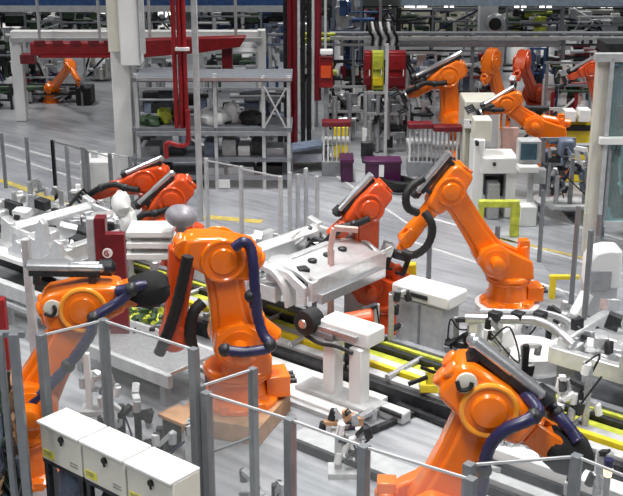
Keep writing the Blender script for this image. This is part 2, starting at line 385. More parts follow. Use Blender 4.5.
        q = MB(Wm); q.box((.22*s,0,.22*s),(.2*s,.18*s,.16*s)); q.tube([(.15*s,.1*s,.2*s),(.3*s,.16*s,.36*s),(.5*s,.1*s,.2*s)],.018*s); q.build('transformer', ALU, g, .01*s)
    return root
def buv(px, v, z=0.0):
    q = PV(px, 300, v); return U*q.dot(U) + V*v + Vector((0, 0, z))
LEFT = HD+PI                  # direction -u
robot('orange robot with black cloth cover on its tool, standing behind the three white cabinets', PV(22, 474, 10.6), HD+R(8), (84, 302), (132, 292), 1.0, S=(34, 395), cs=-1, duct=(-.46, .30, .50, -.24), tool='cover', wb=R(-4), balancer=False, ring=True, tsc=.88)
robot('large orange robot nearest the low clear fence, black cloth cover on tool', PV(410, 588, 8.78), HD-R(4), (487, 398), (550, 441), 1.04, S=(436, 505), cs=-1, duct=(-.42, .33, .34, -.06), tool='cover', balancer=False, ring=True, tsc=.86, hose=None)
R3 = [o for o in C.objects if o.name.startswith('industrial_robot') and not o.parent][-1]
for L_ in (((470,512,8.46),(481,492,8.46),(484,468,8.44),(490,446,8.41),(505,430,8.36),(528,420,8.36),(538,411,8.46),(528,398,8.61),(516,388,8.76)), ((538,394,8.81),(550,406,8.76),(562,420,8.66),(572,432,8.61),(578,442,8.56))):
    MB().tube([PV(*p_) for p_ in L_], .052, 10, sub=6, rib=.1).build('cable_hose', HOSE, R3)
for p_ in ((484,470,8.44),(534,416,8.39),(556,413,8.71)): MB().ball(PV(*p_), .07, n=10).build('hose_clamp', DARK, R3)
robot('orange robot on round white pedestal with black hose loop at its wrist', PV(507, 302, 14.7), LEFT+R(6), (448, 188), (405, 240), .84, S=(490, 254), cs=1, duct=(-.46, .34, .36, .0), tool='gun', riser=.42, wb=R(-20), hose=None, hosemat=BLACK, balancer=False)
R4 = [o for o in C.objects if o.name.startswith('industrial_robot') and not o.parent][-1]
for L_ in (((424,178,14.3),(412,186,14.25),(406,196,14.2),(408,208,14.2),(418,213,14.25)), ((424,212,14.25),(431,222,14.2),(432,234,14.2),(426,247,14.2),(414,255,14.25),(402,252,14.3))):
    MB().tube([PV(*p_) for p_ in L_], .05, 10, sub=6, rib=.1).build('cable_hose', BLACK, R4)
robot('tall orange robot folded downwards, dark hoses at both sides, behind clear panels', buv(236, 11.9, .22), LEFT+R(12), (220, 254), (182, 246), 1.04, S=(234, 335), cs=1, duct=None, tool='mast', wb=R(-98), hose=None, riser=0)
R2 = [o for o in C.objects if o.name.startswith('industrial_robot') and not o.parent][-1]
for L_ in (((188,256,11.5),(184,275,11.5),(177,305,11.5),(168,332,11.5),(159,354,11.5)), ((203,302,11.6),(194,312,11.55),(190,330,11.55),(193,350,11.6))):
    MB().tube([PV(*p_) for p_ in L_], .06, 10, sub=6, rib=.1).build('mast_hose', BLACK, R2)
MB().tube([PV(x_, y_, v_) for x_, y_, v_ in ((234,248,11.5),(243,242,11.5),(250,247,11.5),(253,262,11.45),(255,290,11.4),(258,318,11.4),(264,336,11.35),(271,344,11.3),(266,349,11.3),(244,352,11.25),(224,350,11.25))], .055, 10, sub=6, rib=.1).build('cable_hose', HOSE, R2)
for x_, y_, v_ in ((251,296,11.4),(225,350,11.25),(270,345,11.3)): MB().ball(PV(x_, y_, v_), .075, n=10).build('hose_clamp', DARK, R2)
robot('deep orange robot with straight silver duct, farther of the pair behind red stand', buv(180, 16.9), LEFT, (146, 180), (100, 192), .85, cs=1, paint=ORANGE2, duct=(-.40, .30, .32, -.15), tool='gripper', wb=R(-25), hose='upper', hosemat=BLACK)
robot('deep orange robot with steep silver duct, nearer of the pair behind red stand', buv(208, 16.0), LEFT+R(5), (172, 197), (136, 226), .85, cs=1, paint=ORANGE2, duct=(-.30, .50, .32, -.05), tool='gun', wb=R(0), hose='upper', hosemat=BLACK)
robot('deep orange robot leaning over the silver car body in the centre', buv(382, 14.6), LEFT+R(12), (366, 205), (334, 236), .85, cs=1, paint=ORANGE2, duct=(-.40, .35, .30, -.05), tool='gripper', wb=R(-10), hose='upper', hosemat=BLACK)
robot('orange robot beyond the white monitor desk, long arm reaching over a red-topped rack', buv(458, 24.3), LEFT+R(4), (447, 75), (414, 92), .98, cs=1, duct=(-.5, .62, .30, .0), tool='gripper', hose='upper', hosemat=BLACK)
robot('orange robot leaning back above the monitor on the white desk', buv(540, 21, .35), LEFT, (505, 103), (488, 110), .74, S=(532, 123), cs=1, duct=(-.35, .5, .30, -.15), tool='gripper', hose='upper', hosemat=BLACK)
robot('small orange robot under the grey pipe bridge, arm hanging down', buv(497, 27), LEFT+R(40), (491, 62), (485, 80), .72, cs=1, paint=ORANGE, duct=None, tool='gun', hose=None)
robot('deep orange robot behind the pipe bridge with upright arm', buv(524, 28.5), LEFT+R(60), (522, 62), (516, 78), .72, cs=1, paint=ORANGE2, duct=None, tool='gun', hose=None)
robot('deep orange robot with silver duct beside the teal glass booth', buv(600, 25), LEFT, (590, 68), (572, 76), .7, cs=1, paint=ORANGE2, duct=(-.3, .6, .28, -.1), tool='gun', hose=None)
robot('small orange robot under the red overhead beam, next to dark crates', buv(66, 30), HD-R(60), (70, 66), (80, 84), .52, cs=-1, paint=ORANGE, duct=None, tool='gun', hose=None)

def HB(mb, v, x0, y0, x1, y1, dep=.3, z0=None):
    """box whose front face, at distance v, spans the given picture rectangle; z0 puts its foot"""
    a = PV(x0, y1, v); b = PV(x1, y0, v); zb = max(a.z, 0) if z0 is None else z0; b.z = max(b.z, zb+.05)
    ym = (max(y0, 0)+min(y1, 496))/2; ua, ub = PV(x0, ym, v).dot(U), PV(x1, ym, v).dot(U)
    mb.box(((ua+ub)/2, v+dep/2, (zb+b.z)/2), (ub-ua, dep, b.z-zb), Matrix.Rotation(HD, 4, 'Z')); return mb
def hb(name, label, cat, v, x0, y0, x1, y1, m, dep=.3, z0=None, bevel=0, group=None, kind=None):
    return tag(HB(MB(), v, x0, y0, x1, y1, dep, z0).build(name, m, None, bevel), label, cat, group, kind)
def part(p, name, m, v, x0, y0, x1, y1, dep=.3, z0=None, bevel=0):
    return HB(MB(), v, x0, y0, x1, y1, dep, z0).build(name, m, p, bevel)
def hroot(name, label, cat, px, v, group=None, kind=None, z=0):
    return thing(name, label, cat, buv(px, v, z), HD, group, kind)
# ================================================================ CONVEYOR LINE (world X axis)
X0, X1 = -22.0, -1.5
t = thing('conveyor_line', 'long floor conveyor with yellow rail and black side channel under the car bodies', 'conveyor', (-8, 10.4, 0))
def rail(name, y, w, z0, z1, m, x0=X0, x1=X1, par=t, bevel=.006):
    return MB().box(((x0+x1)/2, y, (z0+z1)/2), (x1-x0, w, z1-z0)).build(name, m, par, bevel)
rail('base_frame', 10.45, .95, 0, .10, GREY)
rail('side_channel', 10.02, .10, 0, .2, DARK)
rail('cover_strip', 10.14, .14, .10, .24, LGREY)
rail('guide_rail', 10.29, .07, .10, .28, YEL)
rail('cover_strip', 10.42, .13, .10, .26, LGREY)
rail('guide_rail', 10.58, .12, .10, .24, YG)
rail('side_channel', 10.70, .08, .10, .30, DARK)
rail('guide_rail', 10.79, .06, .10, .32, YG)
rail('side_channel', 10.90, .10, 0, .34, GREY)
for k_ in range(16):
    x = -14+.75*k_
    MB().cyl((x, 10.05, .27), (x, 10.88, .27), .035, n=10).build('roller', STEEL, t)
# steel transfer table and beams nearer the camera
t = thing('transfer_table', 'low grey steel table with channel edge, in front of folded robot', 'table', (-9.3, 8.5, 0))
MB().box((-9.85, 8.62, .42), (1.7, .80, .05)).build('table_top', STEEL, t, .008)
MB().box((-9.85, 8.2, .36), (1.8, .07, .16)).build('edge_channel', LGREY, t, .008)
MB().box((-9.85, 9.04, .36), (1.8, .07, .16)).build('edge_channel', LGREY, t, .008)
for x in (-10.6, -9.1):
    for y in (8.25, 8.98): MB().box((x, y, .15), (.09, .09, .30)).build('leg', GREY, t)
t = thing('support_beam', 'light grey beam on legs passing behind the robot with clothed tool', 'beam', (-12.3, 8.6, 0))
MB().box((-12.6, 8.62, .50), (3.4, .12, .20)).build('beam', LGREY, t, .01)
MB().box((-12.6, 8.5, .36), (3.6, .05, .05)).build('pipe', STEEL, t)
for x in (-14.2, -12.6, -11): MB().box((x, 8.62, .2), (.10, .10, .40)).build('leg', LGREY, t)
# mounting plate and supports
t = thing('mounting_plate', 'white steel floor plate under the twin-column support', 'plate', (-8.3, 9.6, 0))
MB().box((-8.4, 9.59, .05), (2.5, .70, .10)).build('plate', WHITE, t, .01)
MB().box((-8.4, 9.20, .03), (2.5, .07, .06)).build('edge_channel', LGREY, t)
t = thing('twin_column_support', 'white twin-column support with black roller, in front of car body', 'support', (-7.5, 9.6, .1))
MB().box((-7.66, 9.55, .46), (.17, .17, .70)).build('column', WHITE, t, .01)
MB().box((-7.28, 9.55, .46), (.17, .17, .70)).build('column', WHITE, t, .01)
MB().box((-7.55, 9.55, .13), (1.1, .34, .05)).build('foot_plate', LGREY, t, .008)
MB().box((-7.50, 9.68, .92), (.72, .34, .20)).build('head_block', WHITE, t, .03)
MB().box((-7.62, 9.49, .93), (.70, .06, .05)).build('slide_rail', STEEL, t)
MB().box((-7.85, 9.60, .86), (.5, .30, .08)).build('slide_base', GREY, t, .01)
MB().lathe((-7.96, 9.36, .97), (0, 1, 0), [(0,.11),(.02,.15),(.22,.15),(.24,.12)], 22).build('roller', BLACK, t)
MB().lathe((-7.96, 9.345, .97), (0, 1, 0), [(0,.05),(.02,.06)], 18).build('roller_cap', ALU, t)
MB().tube([(-8.0, 9.42, .82), (-7.75, 9.40, .78), (-7.5, 9.42, .80), (-7.3, 9.45, .76)], .025).build('cable', BLACK, t)
t = thing('panelled_support', 'white panelled support block on far side of the yellow rail', 'support', (-7.7, 11.5, 0))
MB().box((-7.72, 11.55, .35), (.72, .36, .68)).build('cabinet', LGREY, t, .01)
MB().box((-7.70, 11.55, .79), (.88, .44, .18)).build('head_block', WHITE, t, .03)
MB().box((-7.80, 11.32, .80), (.45, .03, .05)).build('slide_rail', DARK, t)
MB().box((-7.72, 11.365, .35), (.03, .02, .62)).build('seam', GREY, t)
t = thing('end_support', 'low white support box beside the panelled support and grey floor', 'support', (-8.75, 11.65, 0))
MB().box((-8.8, 11.7, .30), (.5, .4, .6)).build('cabinet', WHITE, t, .02)
MB().box((-8.8, 11.7, .64), (.42, .3, .08)).build('pad', DARK, t, .01)
# ================================================================ CAR BODIES
def car_body(label, M, L=3.4, W=1.5, flip=1, windows=True, cowl=None, nb=10):
    root = thing('car_body_shell', label, 'car body', M.translation, M.to_euler().z)
    g = lambda nm, mb, m=BODYM, bv=.01: mb.build(nm, m, root, bv)
    q = MB(M); q.box((-.35*L+.0, 0, .12), (.55*L, W*.9, .04))
    for k in range(9): q.box((-.60*L+k*.06*L, 0, .155), (.05, W*.85, .05))
    g('floor_pan', q)
    g('tunnel', MB(M).box((-.33*L, 0, .2), (.5*L, .24, .16)), BODYM, .03)
    for sy in (-1, 1):
        q = MB(M); q.box((-.34*L, sy*W*.47, .16), (.56*L, .12, .20)); g('side_sill', q)
        q = MB(M); o = []
        for k in range(11):
            a = PI*k/10; o.append((-.18*L*0+ -.30+.40*math.cos(a), .08+.46*math.sin(a)))
        oi = [(x*.86-.04, z*.86) for x, z in o][::-1]
        q.prism(o+oi, sy*W*.47-.12, sy*W*.47+.10); g('wheel_arch', q)
        q = MB(M); q.lathe((-.30, sy*W*.33, .28), (0,0,1), [(0,.20),(.22,.17),(.26,.15),(.27,.07)], 22); g('strut_tower', q)
        q = MB(M); q.box((-.10, sy*W*.27, .18), (.95, .10, .14)); g('front_rail', q)
        q = MB(M); q.prism([(.30,.12),(.30,.36),(.05,.50),(-.72,.56),(-.95,.60),(-.95,.48),(-.70,.46),(.02,.40),(.16,.30),(.16,.12)], sy*W*.48-.03, sy*W*.48+.03); g('apron_panel', q)
        q = MB(M); q.prism([(-.75,.16),(-.75,.60),(-.95,.66),(-1.02,.16)], sy*W*.48-.05, sy*W*.48+.05); g('hinge_pillar', q)
    q = MB(M); q.prism([(-.74,.14),(-.74,.50),(-.82,.58),(-.86,.58),(-.80,.48),(-.80,.14)], -W*.46, W*.46); g('firewall', q)
    if cowl is not None:
        q = MB(M @ Matrix.Translation((cowl, 0, -.12))); q.prism([(.0,.50),(-.20,.60),(-.48,.66),(-.62,.66),(-.62,.60),(-.48,.60),(-.20,.54),(.0,.45)], -W*.42, W*.42); q.box((-.5, 0, .67), (.06, W*.6, .03)); g('cowl_panel', q, BODYM)
        for y in (-.3, 0, .3): g('hose_port', MB(M @ Matrix.Translation((cowl, 0, -.12))).lathe((-.3, y, .60), (0,0,1), [(0,.06),(.05,.06),(.06,.03)], 14), DARK)
    for sy in (-.25, .25): g('longitudinal_rib', MB(M).box((-.35*L, sy*W, .19), (.5*L, .05, .08)))
    g('rear_cross_member', MB(M).box((-.58*L, 0, .26), (.14, W*.9, .22)), BODYM, .03)
    g('seat_cross_member', MB(M).box((-.42*L, 0, .22), (.12, W*.85, .14)), BODYM, .03)
    q = MB(M); q.box((.34, 0, .30), (.07, W*.92, .26)); q.box((.30, 0, .44), (.16, W*.8, .04)); g('front_panel', q)
    q = MB(M); q.box((.40, 0, .20), (.09, W*.8, .13)); g('bumper_beam', q, ALU)
    if windows:
        for sy in (-1, 1): g('roof_pillar', MB(M).tube([(-.95, sy*W*.47, .62), (-1.35, sy*W*.42, .86), (-1.75, sy*W*.38, 1.0), (-.62*L, sy*W*.36, 1.02)], .045), BODYM, 0)
        for sy in (-1, 1): g('centre_pillar', MB(M).bar((-1.75, sy*W*.46, .2), (-1.78, sy*W*.38, 1.0), .12, .05))
        g('roof_bow', MB(M).box((-1.78, 0, 1.01), (.12, W*.76, .04)))
    for k in range(nb):
        x = random.uniform(-.6*L, .1); y = random.uniform(-W*.42, W*.42)
        g('bracket', MB(M @ Matrix.Translation((x, y, .24)) @ Matrix.Rotation(random.uniform(-.9,.9), 4, (random.random(), random.random(), 1))).box((0,0,random.uniform(0,.2)), (random.uniform(.06,.32), random.uniform(.04,.2), random.uniform(.04,.22))), random.choice((STEEL, BODYM, DARK)))
    return root
car_body('bare silver car front end lying across the twin-column support', frame((-8.70, 10.72, .78), 0), L=2.7, W=1.62, windows=False, cowl=.30, nb=22)
car_body('bare silver car body with open roof frame on the conveyor, beside red stand', frame((-12.3, 9.85, .62), 0), L=3.6, W=1.5, windows=False, nb=44)
car_body('bare silver car body with round wheel arch, right of the grey fixture leg', frame((-3.85, 11.75, .50), 0), L=3.0, W=1.4, windows=False, nb=30)
# clutter on the left body: folded panels
t = thing('panel_carrier', 'pale grey carrier frame with upright pointed sheets, beyond the long grey beam', 'carrier', (-12.9, 8.85, 0), 0)
for i_, (x, h_) in enumerate(((-13.9,.32),(-13.4,.42),(-12.7,.25),(-12.15,.66),(-11.85,.42))):
    MB(frame((x, 8.95, .85), .3*(i_-2))).prism([(-.2,0),(.24,0),(.20,h_*.35),(.10,h_*.5),(.07,h_*.9),(.0,h_),(-.07,h_*.82),(-.10,h_*.55),(-.2,h_*.45)], -.05, .05).build('sheet', BODYM, t, .01)
MB().box((-12.9, 8.95, .82), (2.6, .25, .07)).build('tray', WHITE, t, .01)
for x in (-14, -11.8): MB().box((x, 8.95, .40), (.10, .12, .80)).build('leg', LGREY, t)
# ================================================================ fixtures made of clamps
def fixture(label, px, v, h, w=.5, seed=0, mats=(DARK, STEEL, BLACK, LGREY), plate=LGREY, dens=1.0, name='clamp_fixture', z=0.0):
    rn = random.Random(seed); root = hroot(name, label, 'fixture', px, v, z=z); M = frame(root.location, HD)
    MB(M).box((0, 0, .03), (w, w*.6, .06)).build('base_plate', plate, root, .006)
    n = max(2, int(w/.22))
    for i in range(n):
        x = -w/2+w*(i+.5)/n; hh = h*rn.uniform(.6, 1)
        p = MB(M).box((x, rn.uniform(-.08,.08), hh/2), (.07, .07, hh)).build('post', rn.choice(mats), root, .005)
        for k in range(int(3*dens)):
            zz = hh*rn.uniform(.35, 1.0); a = rn.uniform(-1, 1)
            A_ = Vector((x, 0, zz)); B_ = A_+Vector((rn.uniform(-.2,.2), rn.uniform(-.15,.1), rn.uniform(-.05,.18)))
            c = MB(M); c.bar(A_, B_, .075, .05); c.build('clamp_arm', rn.choice(mats), p, .004)
            c = MB(M); c.cyl(B_, B_+Vector((rn.uniform(-.04,.04), 0, -.12)), .042, n=10); c.build('clamp_pad', rn.choice(mats), p)
    for i in range(1):
        pts = [(rn.uniform(-w/2, w/2), rn.uniform(-.15,.05), h*rn.uniform(.1,.9)) for _ in range(4)]
        MB(M).tube(pts, .012, 6).build('air_hose', rn.choice((BLACK, DARK, HOSE)), root)
    return root
fixture('clamp fixture just behind the first fence post and white cabinets', 122, 11.0, .85, .34, 1, dens=1.6)
fixture('low clamp fixture between the tan plate and white cabinets', 168, 10.6, .50, .6, 2, dens=1.6)
fixture('clamp fixture with hose loops behind the low clear fence middle post', 350, 10.6, .62, .42, 3, mats=(WHITE, LGREY, DARK), dens=1.6)
fixture('small brown clamp fixture at corner of the white floor plate', 352, 11.45, .30, .42, 4, mats=(TAN, STEEL, DARK), dens=1.2)
fixture('dark clamp fixture at end of curved silver arm', 468, 13.3, .75, .5, 5, mats=(DARK, BLACK, STEEL), dens=2)
fixture('black and white clamp fixture before the round white drum', 515, 12.6, .95, .6, 6, mats=(BLACK, WHITE, STEEL), dens=1.5)
fixture('clamp fixture under the covered tool of nearest robot', 512, 10.9, .55, 1.0, 7, mats=(LGREY, STEEL, DARK), dens=1.5)
fixture('tall clamp fixture with white rods beside silver wheel arch', 582, 11.2, 1.15, .5, 8, mats=(WHITE, STEEL, DARK), dens=2.4)
fixture('white clamp fixture on table by the dark cable rack', 92, 12.0, .95, .4, 9, mats=(WHITE, LGREY, STEEL), dens=1.6)
fixture('clamp fixture between the car front end and panelled support', 384, 13.4, .95, .36, 10, mats=(STEEL, DARK, LGREY), dens=1.8)
fixture('clamp fixture right of round white pedestal, near yellow guard', 540, 13.9, .55, .5, 11, mats=(WHITE, STEEL, DARK), dens=1.6)
fixture('clamp fixture inside the low clear fence beside signal lamp', 600, 9.7, .9, .5, 12, mats=(STEEL, DARK), dens=1.4)
fixture('clamp fixture below silver duct of the cloth-covered robot', 140, 13.3, .55, .5, 13, mats=(STEEL, LGREY, DARK), dens=1.6)
fixture('clamp fixture at the left of the car front end', 268, 14.9, 1.25, .9, 14, mats=(STEEL, WHITE, LGREY), dens=2)
fixture('clamp fixture near the gate panel at the low fence', 262, 9.9, .35, .4, 15, mats=(STEEL, DARK, LGREY), dens=1.2)
fixture('dark clamp frame under the gripper of the leaning centre robot', 303, 14.9, 1.42, .62, 41, mats=(DARK, BLACK, GREY, STEEL), dens=3)
fixture('pale clamp row behind the silver car body near thin dark fence', 62, 17.9, 1.15, 1.5, 42, mats=(LGREY, WHITE, STEEL, GREY), dens=1.6)
fixture('clamp row at far left before the yellow floor line', 14, 18.2, 1.0, 1.2, 43, mats=(LGREY, WHITE, STEEL, GREY), dens=1.6)
fixture('pale clamp fixture by the hooded machine chute', 578, 13.4, .95, .5, 44, mats=(WHITE, STEEL, DARK), dens=2)
fixture('pale tooling between folded robot and silver front end', 258, 15.2, 1.0, .8, 45, mats=(WHITE, LGREY, STEEL), dens=2)
# yellow gripper fixture by the nearest robot
t = hroot('pick_fixture', 'yellow pick fixture with black pads on the rail beside nearest robot', 'fixture', 440, 12.1, z=.24)
M = frame(t.location, HD)
MB(M).box((0, 0, .05), (.40, .22, .10)).build('base', YEL, t, .01)
MB(M).box((-.08, 0, .16), (.10, .16, .16)).build('post', YEL, t, .01)
MB(M).bar((-.12, -.1, .2), (-.34, -.12, .12), .04).build('pad_arm', BLACK, t)
MB(M).bar((.0, -.05, .22), (-.2, -.1, .32), .035).build('pad_arm', BLACK, t)
MB(M).cyl((.1, -.05, .1), (.1, -.05, .28), .05, n=14).build('cylinder', YG, t)
t = thing('floor_bracket', 'flat dark T-shaped bracket bar lying on floor by the white plate', 'bracket', (-6.8, 10.0, 0))
MB().bar((-6.86, 9.15, .04), (-6.72, 10.0, .04), .07, .05).build('bar', DARK, t); MB().bar((-7.0, 9.92, .05), (-6.2, 9.86, .05), .07, .05).build('cross_bar', DARK, t)
t = thing('floor_actuator', 'small grey floor actuator box right of the white mounting plate', 'actuator', (-6.95, 9.85, 0))
MB().box((-6.85, 9.66, .08), (.34, .16, .14)).build('housing', LGREY, t, .02); MB().cyl((-7.0, 9.60, .12), (-6.7, 9.58, .12), .03, n=10).build('rod', DARK, t)
# white base, floor duct boxes in the near right
for (x, y, lx, ly, h_, lab) in ((-4.2, 9.55, 3.6, .22, .22, 'long white floor duct behind the nearest robot'), (-3.6, 9.05, 3.4, .14, .16, 'thin pale floor channel nearest to the low clear fence'), (-5.9, 8.62, 3.0, .30, .10, 'wide pale floor channel in front of the mounting plate')):
    t = thing('floor_duct', lab, 'duct', (x, y, 0)); MB().box((x, y, h_/2), (lx, ly, h_)).build('duct', LGREY if h_ < .2 else WHITE, t, .008); MB().box((x, y-ly/2-.03, .05), (lx, .05, .10)).build('side_cable', DARK, t)
# curved silver arm and drum in front of the pedestal robot
t = thing('curved_fixture_arm', 'curved silver arm spanning in front of the round white pedestal', 'fixture arm', (-6.1, 11.5, 0))
pts = [PZ(466, 318, .85), PZ(500, 319, .88), PZ(530, 320, .90), PZ(550, 326, .90), PZ(563, 336, .86), PZ(573, 346, .80)]
MB().tube(pts, .06, 10).build('arm', ALU, t); MB().tube([p+Vector((.05, .25, .02)) for p in pts[:5]], .04, 8).build('side_rail', STEEL, t)
p = PZ(476, 320, .82); MB().box((p.x, p.y, .41), (.12, .12, .82)).build('leg', WHITE, t, .01)
p = PZ(568, 345, .78); MB().box((p.x, p.y+.08, .39), (.22, .22, .78)).build('leg', LGREY, t, .01)
for q_ in (495, 518, 540):
    p = PZ(q_, 318, .90); MB().box((p.x, p.y, .93), (.14, .12, .10)).build('clamp', random.choice((DARK, WHITE)), t, .01)
p = PZ(528, 372, 0)
t = thing('round_drum', 'stepped round white drum on floor before the pedestal robot', 'drum', (p.x, p.y, 0))
M = frame(p, 0)
MB(M).lathe((0,0,0), (0,0,1), [(0,.50),(.14,.50),(.16,.46)], 30).build('lower_ring', LGREY, t)
MB(M).lathe((0,0,.16), (0,0,1), [(0,.42),(.16,.42),(.18,.36)], 14).build('upper_ring', WHITE, t)
MB(M).box((-.32, -.2, .45), (.26, .34, .26)).build('side_box', WHITE, t, .02)
# white hood machine on the right
t = hroot('hooded_machine', 'white machine with rounded hood near the right fence posts', 'machine', 598, 14.2)
M = frame(t.location, HD)
MB(M).prism([(-.20,.75),(-.20,1.12),(-.12,1.24),(.04,1.28),(.22,1.27),(.22,.75)], -.2, .2).build('hood', WHITE, t, .03)
MB(M).box((0, .0, .38), (.40, .34, .76)).build('body', LGREY, t, .01)
MB(M).box((-.04, -.2, .88), (.26, .06, .26)).build('vent', GREY, t, .005)
MB(M).bar((-.2, -.2, .7), (-.36, -.3, .42), .14, .12).build('chute', WHITE, t, .01)
# yellow buffer post, orange motor under car front end
t = hroot('yellow_buffer_post', 'short yellow post with black foot right of the silver car front end', 'post', 409, 14.9)
M = frame(t.location, HD); MB(M).box((0, 0, .10), (.22, .2, .2)).build('foot', BLACK, t, .01); MB(M).box((0, 0, .50), (.17, .15, .60)).build('post', YEL, t, .02)
t = hroot('orange_lift_motor', 'red-orange lift motor beneath the silver car front end', 'motor', 352, 12.75)
M = frame(t.location, HD); MB(M).box((0, .1, .35), (.16, .16, .7)).build('column', DARK, t); MB(M).cyl((-.26, 0, .76), (.26, 0, .86), .12, n=20, ch=.02).build('motor', ORANGE2, t)
# ================================================================ red stand + sign, bin, rack
t = hroot('red_stand', 'dark red double upright stand with a round white sign', 'stand', 112, 13.3)
part(t, 'upright', DRED, 13.4, 96, 218, 107, 300, .16, 0, .01)
part(t, 'upright', DRED, 13.25, 107, 234, 126, 320, .12, 0, .01)
part(t, 'side_panel', LGREY, 13.42, 88, 219, 96, 300, .12, 0, .01)
c = PV(107.5, 253, 13.22); sg = MB().lathe(c, -V, [(0,.062),(.012,.062)], 28).build('sign', WHITE, t)
MB().tube([c-V*.016+U*(.034*math.cos(a))+Vector((0,0,.034*math.sin(a))) for a in [PI*.35+i_*PI*1.3/6 for i_ in range(7)]], .007, 6).build('mark', RED, sg)
MB().bar(c-V*.016-U*.012+Vector((0,0,.014)), c-V*.016+U*.02-Vector((0,0,.02)), .010, .012).build('mark', RED, sg)
t = hroot('parts_bin', 'open grey bin full of yellow-green parts beneath the black cloth cover', 'bin', 150, 13.9)
M = frame(t.location, HD)
for (x, y, lx, ly) in ((0,-.3,.8,.03),(0,.3,.8,.03),(-.4,0,.03,.6),(.4,0,.03,.6)): MB(M).box((x, y, .22), (lx, ly, .40)).build('wall', GREY, t)
MB(M).box((0, 0, .12), (.78, .58, .03)).build('bottom', GREY, t)
q = MB(M)
for i_ in range(110): q.box((0,0,0), (.09, .05, .05), Matrix.Translation((random.uniform(-.36,.36), random.uniform(-.26,.26), random.uniform(.25,.44))) @ Matrix.Rotation(random.uniform(0,6), 4, (random.random(), random.random(), 1)))
tag(q.build('green_parts', YG, None), 'heap of yellow-green parts filling the grey bin', 'parts', kind='stuff')
q = MB(M)
for i_ in range(40): q.box((0,0,0), (.10, .05, .06), Matrix.Translation((random.uniform(-.36,.36), random.uniform(-.26,.26), random.uniform(.36,.47))) @ Matrix.Rotation(random.uniform(0,6), 4, (random.random(), random.random(), 1)))
tag(q.build('dark_parts', GREEN, None), 'dark green parts mixed through the heap in the bin', 'parts', kind='stuff')
t = hroot('white_shelf_frame', 'white slatted shelf frame between red stand and folded robot', 'frame', 150, 14.2)
for y in (232, 243, 254): part(t, 'slat', WHITE, 14.2, 126, y, 172, y+6, .5, None, .01)
for x in (128, 167): part(t, 'leg', LGREY, 14.3, x, 236, x+4, 262, .08, 0)
t = hroot('white_cloth_tool', 'white wrapped tool bag under the wrist of the farther deep-orange robot', 'tool bag', 120, 15.2)
p = PV(122, 212, 15.2); MB().ball(p+Vector((0,0,.1)), .19, (.8,.7,1.0), 16, seed=4, jit=.35).build('bag', WHITE, t); MB().ball(p-Vector((0,0,.16))+U*.08, .19, (.7,.7,1.1), 16, seed=5, jit=.35).build('bag', WHITE, t); MB().cyl((p.x,p.y,0), p, .05).build('stand', GREY, t)
t = hroot('domed_cover', 'grey domed cover just above the folded robot', 'cover', 181, 14.0)
p = PV(181, 216, 14.2); q = MB(); q.ball(p, .24, (.95,.8,.62), 20); q.build('dome', mat('lilac_grey', (.26,.25,.28), .4), t); MB().cyl((p.x,p.y,0), p, .06).build('stand', GREY, t)
# tan plates
t = hroot('robot_riser', 'riser box under the tall folded robot, tan from painted-in glass haze', 'riser', 226, 11.7)
MB(frame(t.location, HD-R(20))).box((.02, .1, .11), (1.0, .95, .22)).build('box', TAN, t, .01)  # haze of the clear panel over the orange base, put into the tan
t = hroot('tan_board_stand', 'small tan board on dark clamps left of the riser', 'board', 180, 11.0)
M = frame(t.location, 0); MB(M).box((0, 0, .44), (.50, .30, .04)).build('board', TAN, t, .005)
for x in (-.2, .2): MB(M).box((x, 0, .21), (.07, .2, .42)).build('leg', DARK, t)
# ================================================================ FRONT: cabinets
EX = [-7.80, -7.22, -6.65, -6.07]
labs = ['white electrical cabinet nearest the dark cable rack', 'white electrical cabinet in the middle of the row of three', 'white electrical cabinet at the fence post end of the row']
LAB = mat('yellow_label', (.75, .70, .05), .5); INK = mat('grey_ink', (.25, .25, .22), .6)
for i_ in range(3):
    xa, xb = EX[i_], EX[i_+1]; xc = (xa+xb)/2
    t = thing('electrical_cabinet', labs[i_], 'cabinet', (xc, 5.70, 0), 0, 'white electrical cabinets')
    MB().box((xc, 5.70, 1.10), (xb-xa-.02, .30, .36)).build('body', CREAM, t, .008)
    MB().box((xc, 5.685, 1.29), (xb-xa-.022, .34, .028)).build('lid', WHITE, t, .006)
    MB().lathe((xc+.02, 5.55, 1.20), (0,-1,0), [(0,.030),(.02,.030),(.03,.018)], 14).build('lock', BLACK, t)
    MB().bar((xc+.02, 5.53, 1.20), (xc+.035, 5.53, 1.15), .014).build('key', BLACK, t)
    l_ = MB().box((xa+.11, 5.547, .99), (.15, .006, .07)).build('warning_label', LAB, t)
    for k_ in range(3): MB().box((xa+.10, 5.543, .985+k_*.014), (.09, .004, .004)).build('print_line', INK, l_)
    for k_ in range(2): MB().box((xb-.12, 5.547, .985+k_*.03), (.10, .006, .008)).build('print_line', INK, t)
    st = MB(); st.box((xc, 5.58, .90), (xb-xa-.02, .05, .04)); st.box((xc, 5.84, .90), (xb-xa-.02, .05, .04)); st.box((xa+.05, 5.71, .90), (.05, .3, .04)); st.box((xb-.05, 5.71, .90), (.05, .3, .04)); st.build('stand_frame', DARK, t)
    for x in (xa+.05, xb-.05):
        for y in (5.58, 5.84): MB().box((x, y, .44), (.05, .05, .88)).build('leg', DARK, t)
    sb = MB().ball((xc-.12, 5.72, .62), .16, (.9,.7,1.2), 12, seed=i_, jit=.3)
    tag(sb.build('cable_bundle', BGREY if i_ == 0 else DARK, None), 'cable bundle hanging under the %s white cabinet' % ['first', 'middle', 'last'][i_], 'cable bundle')
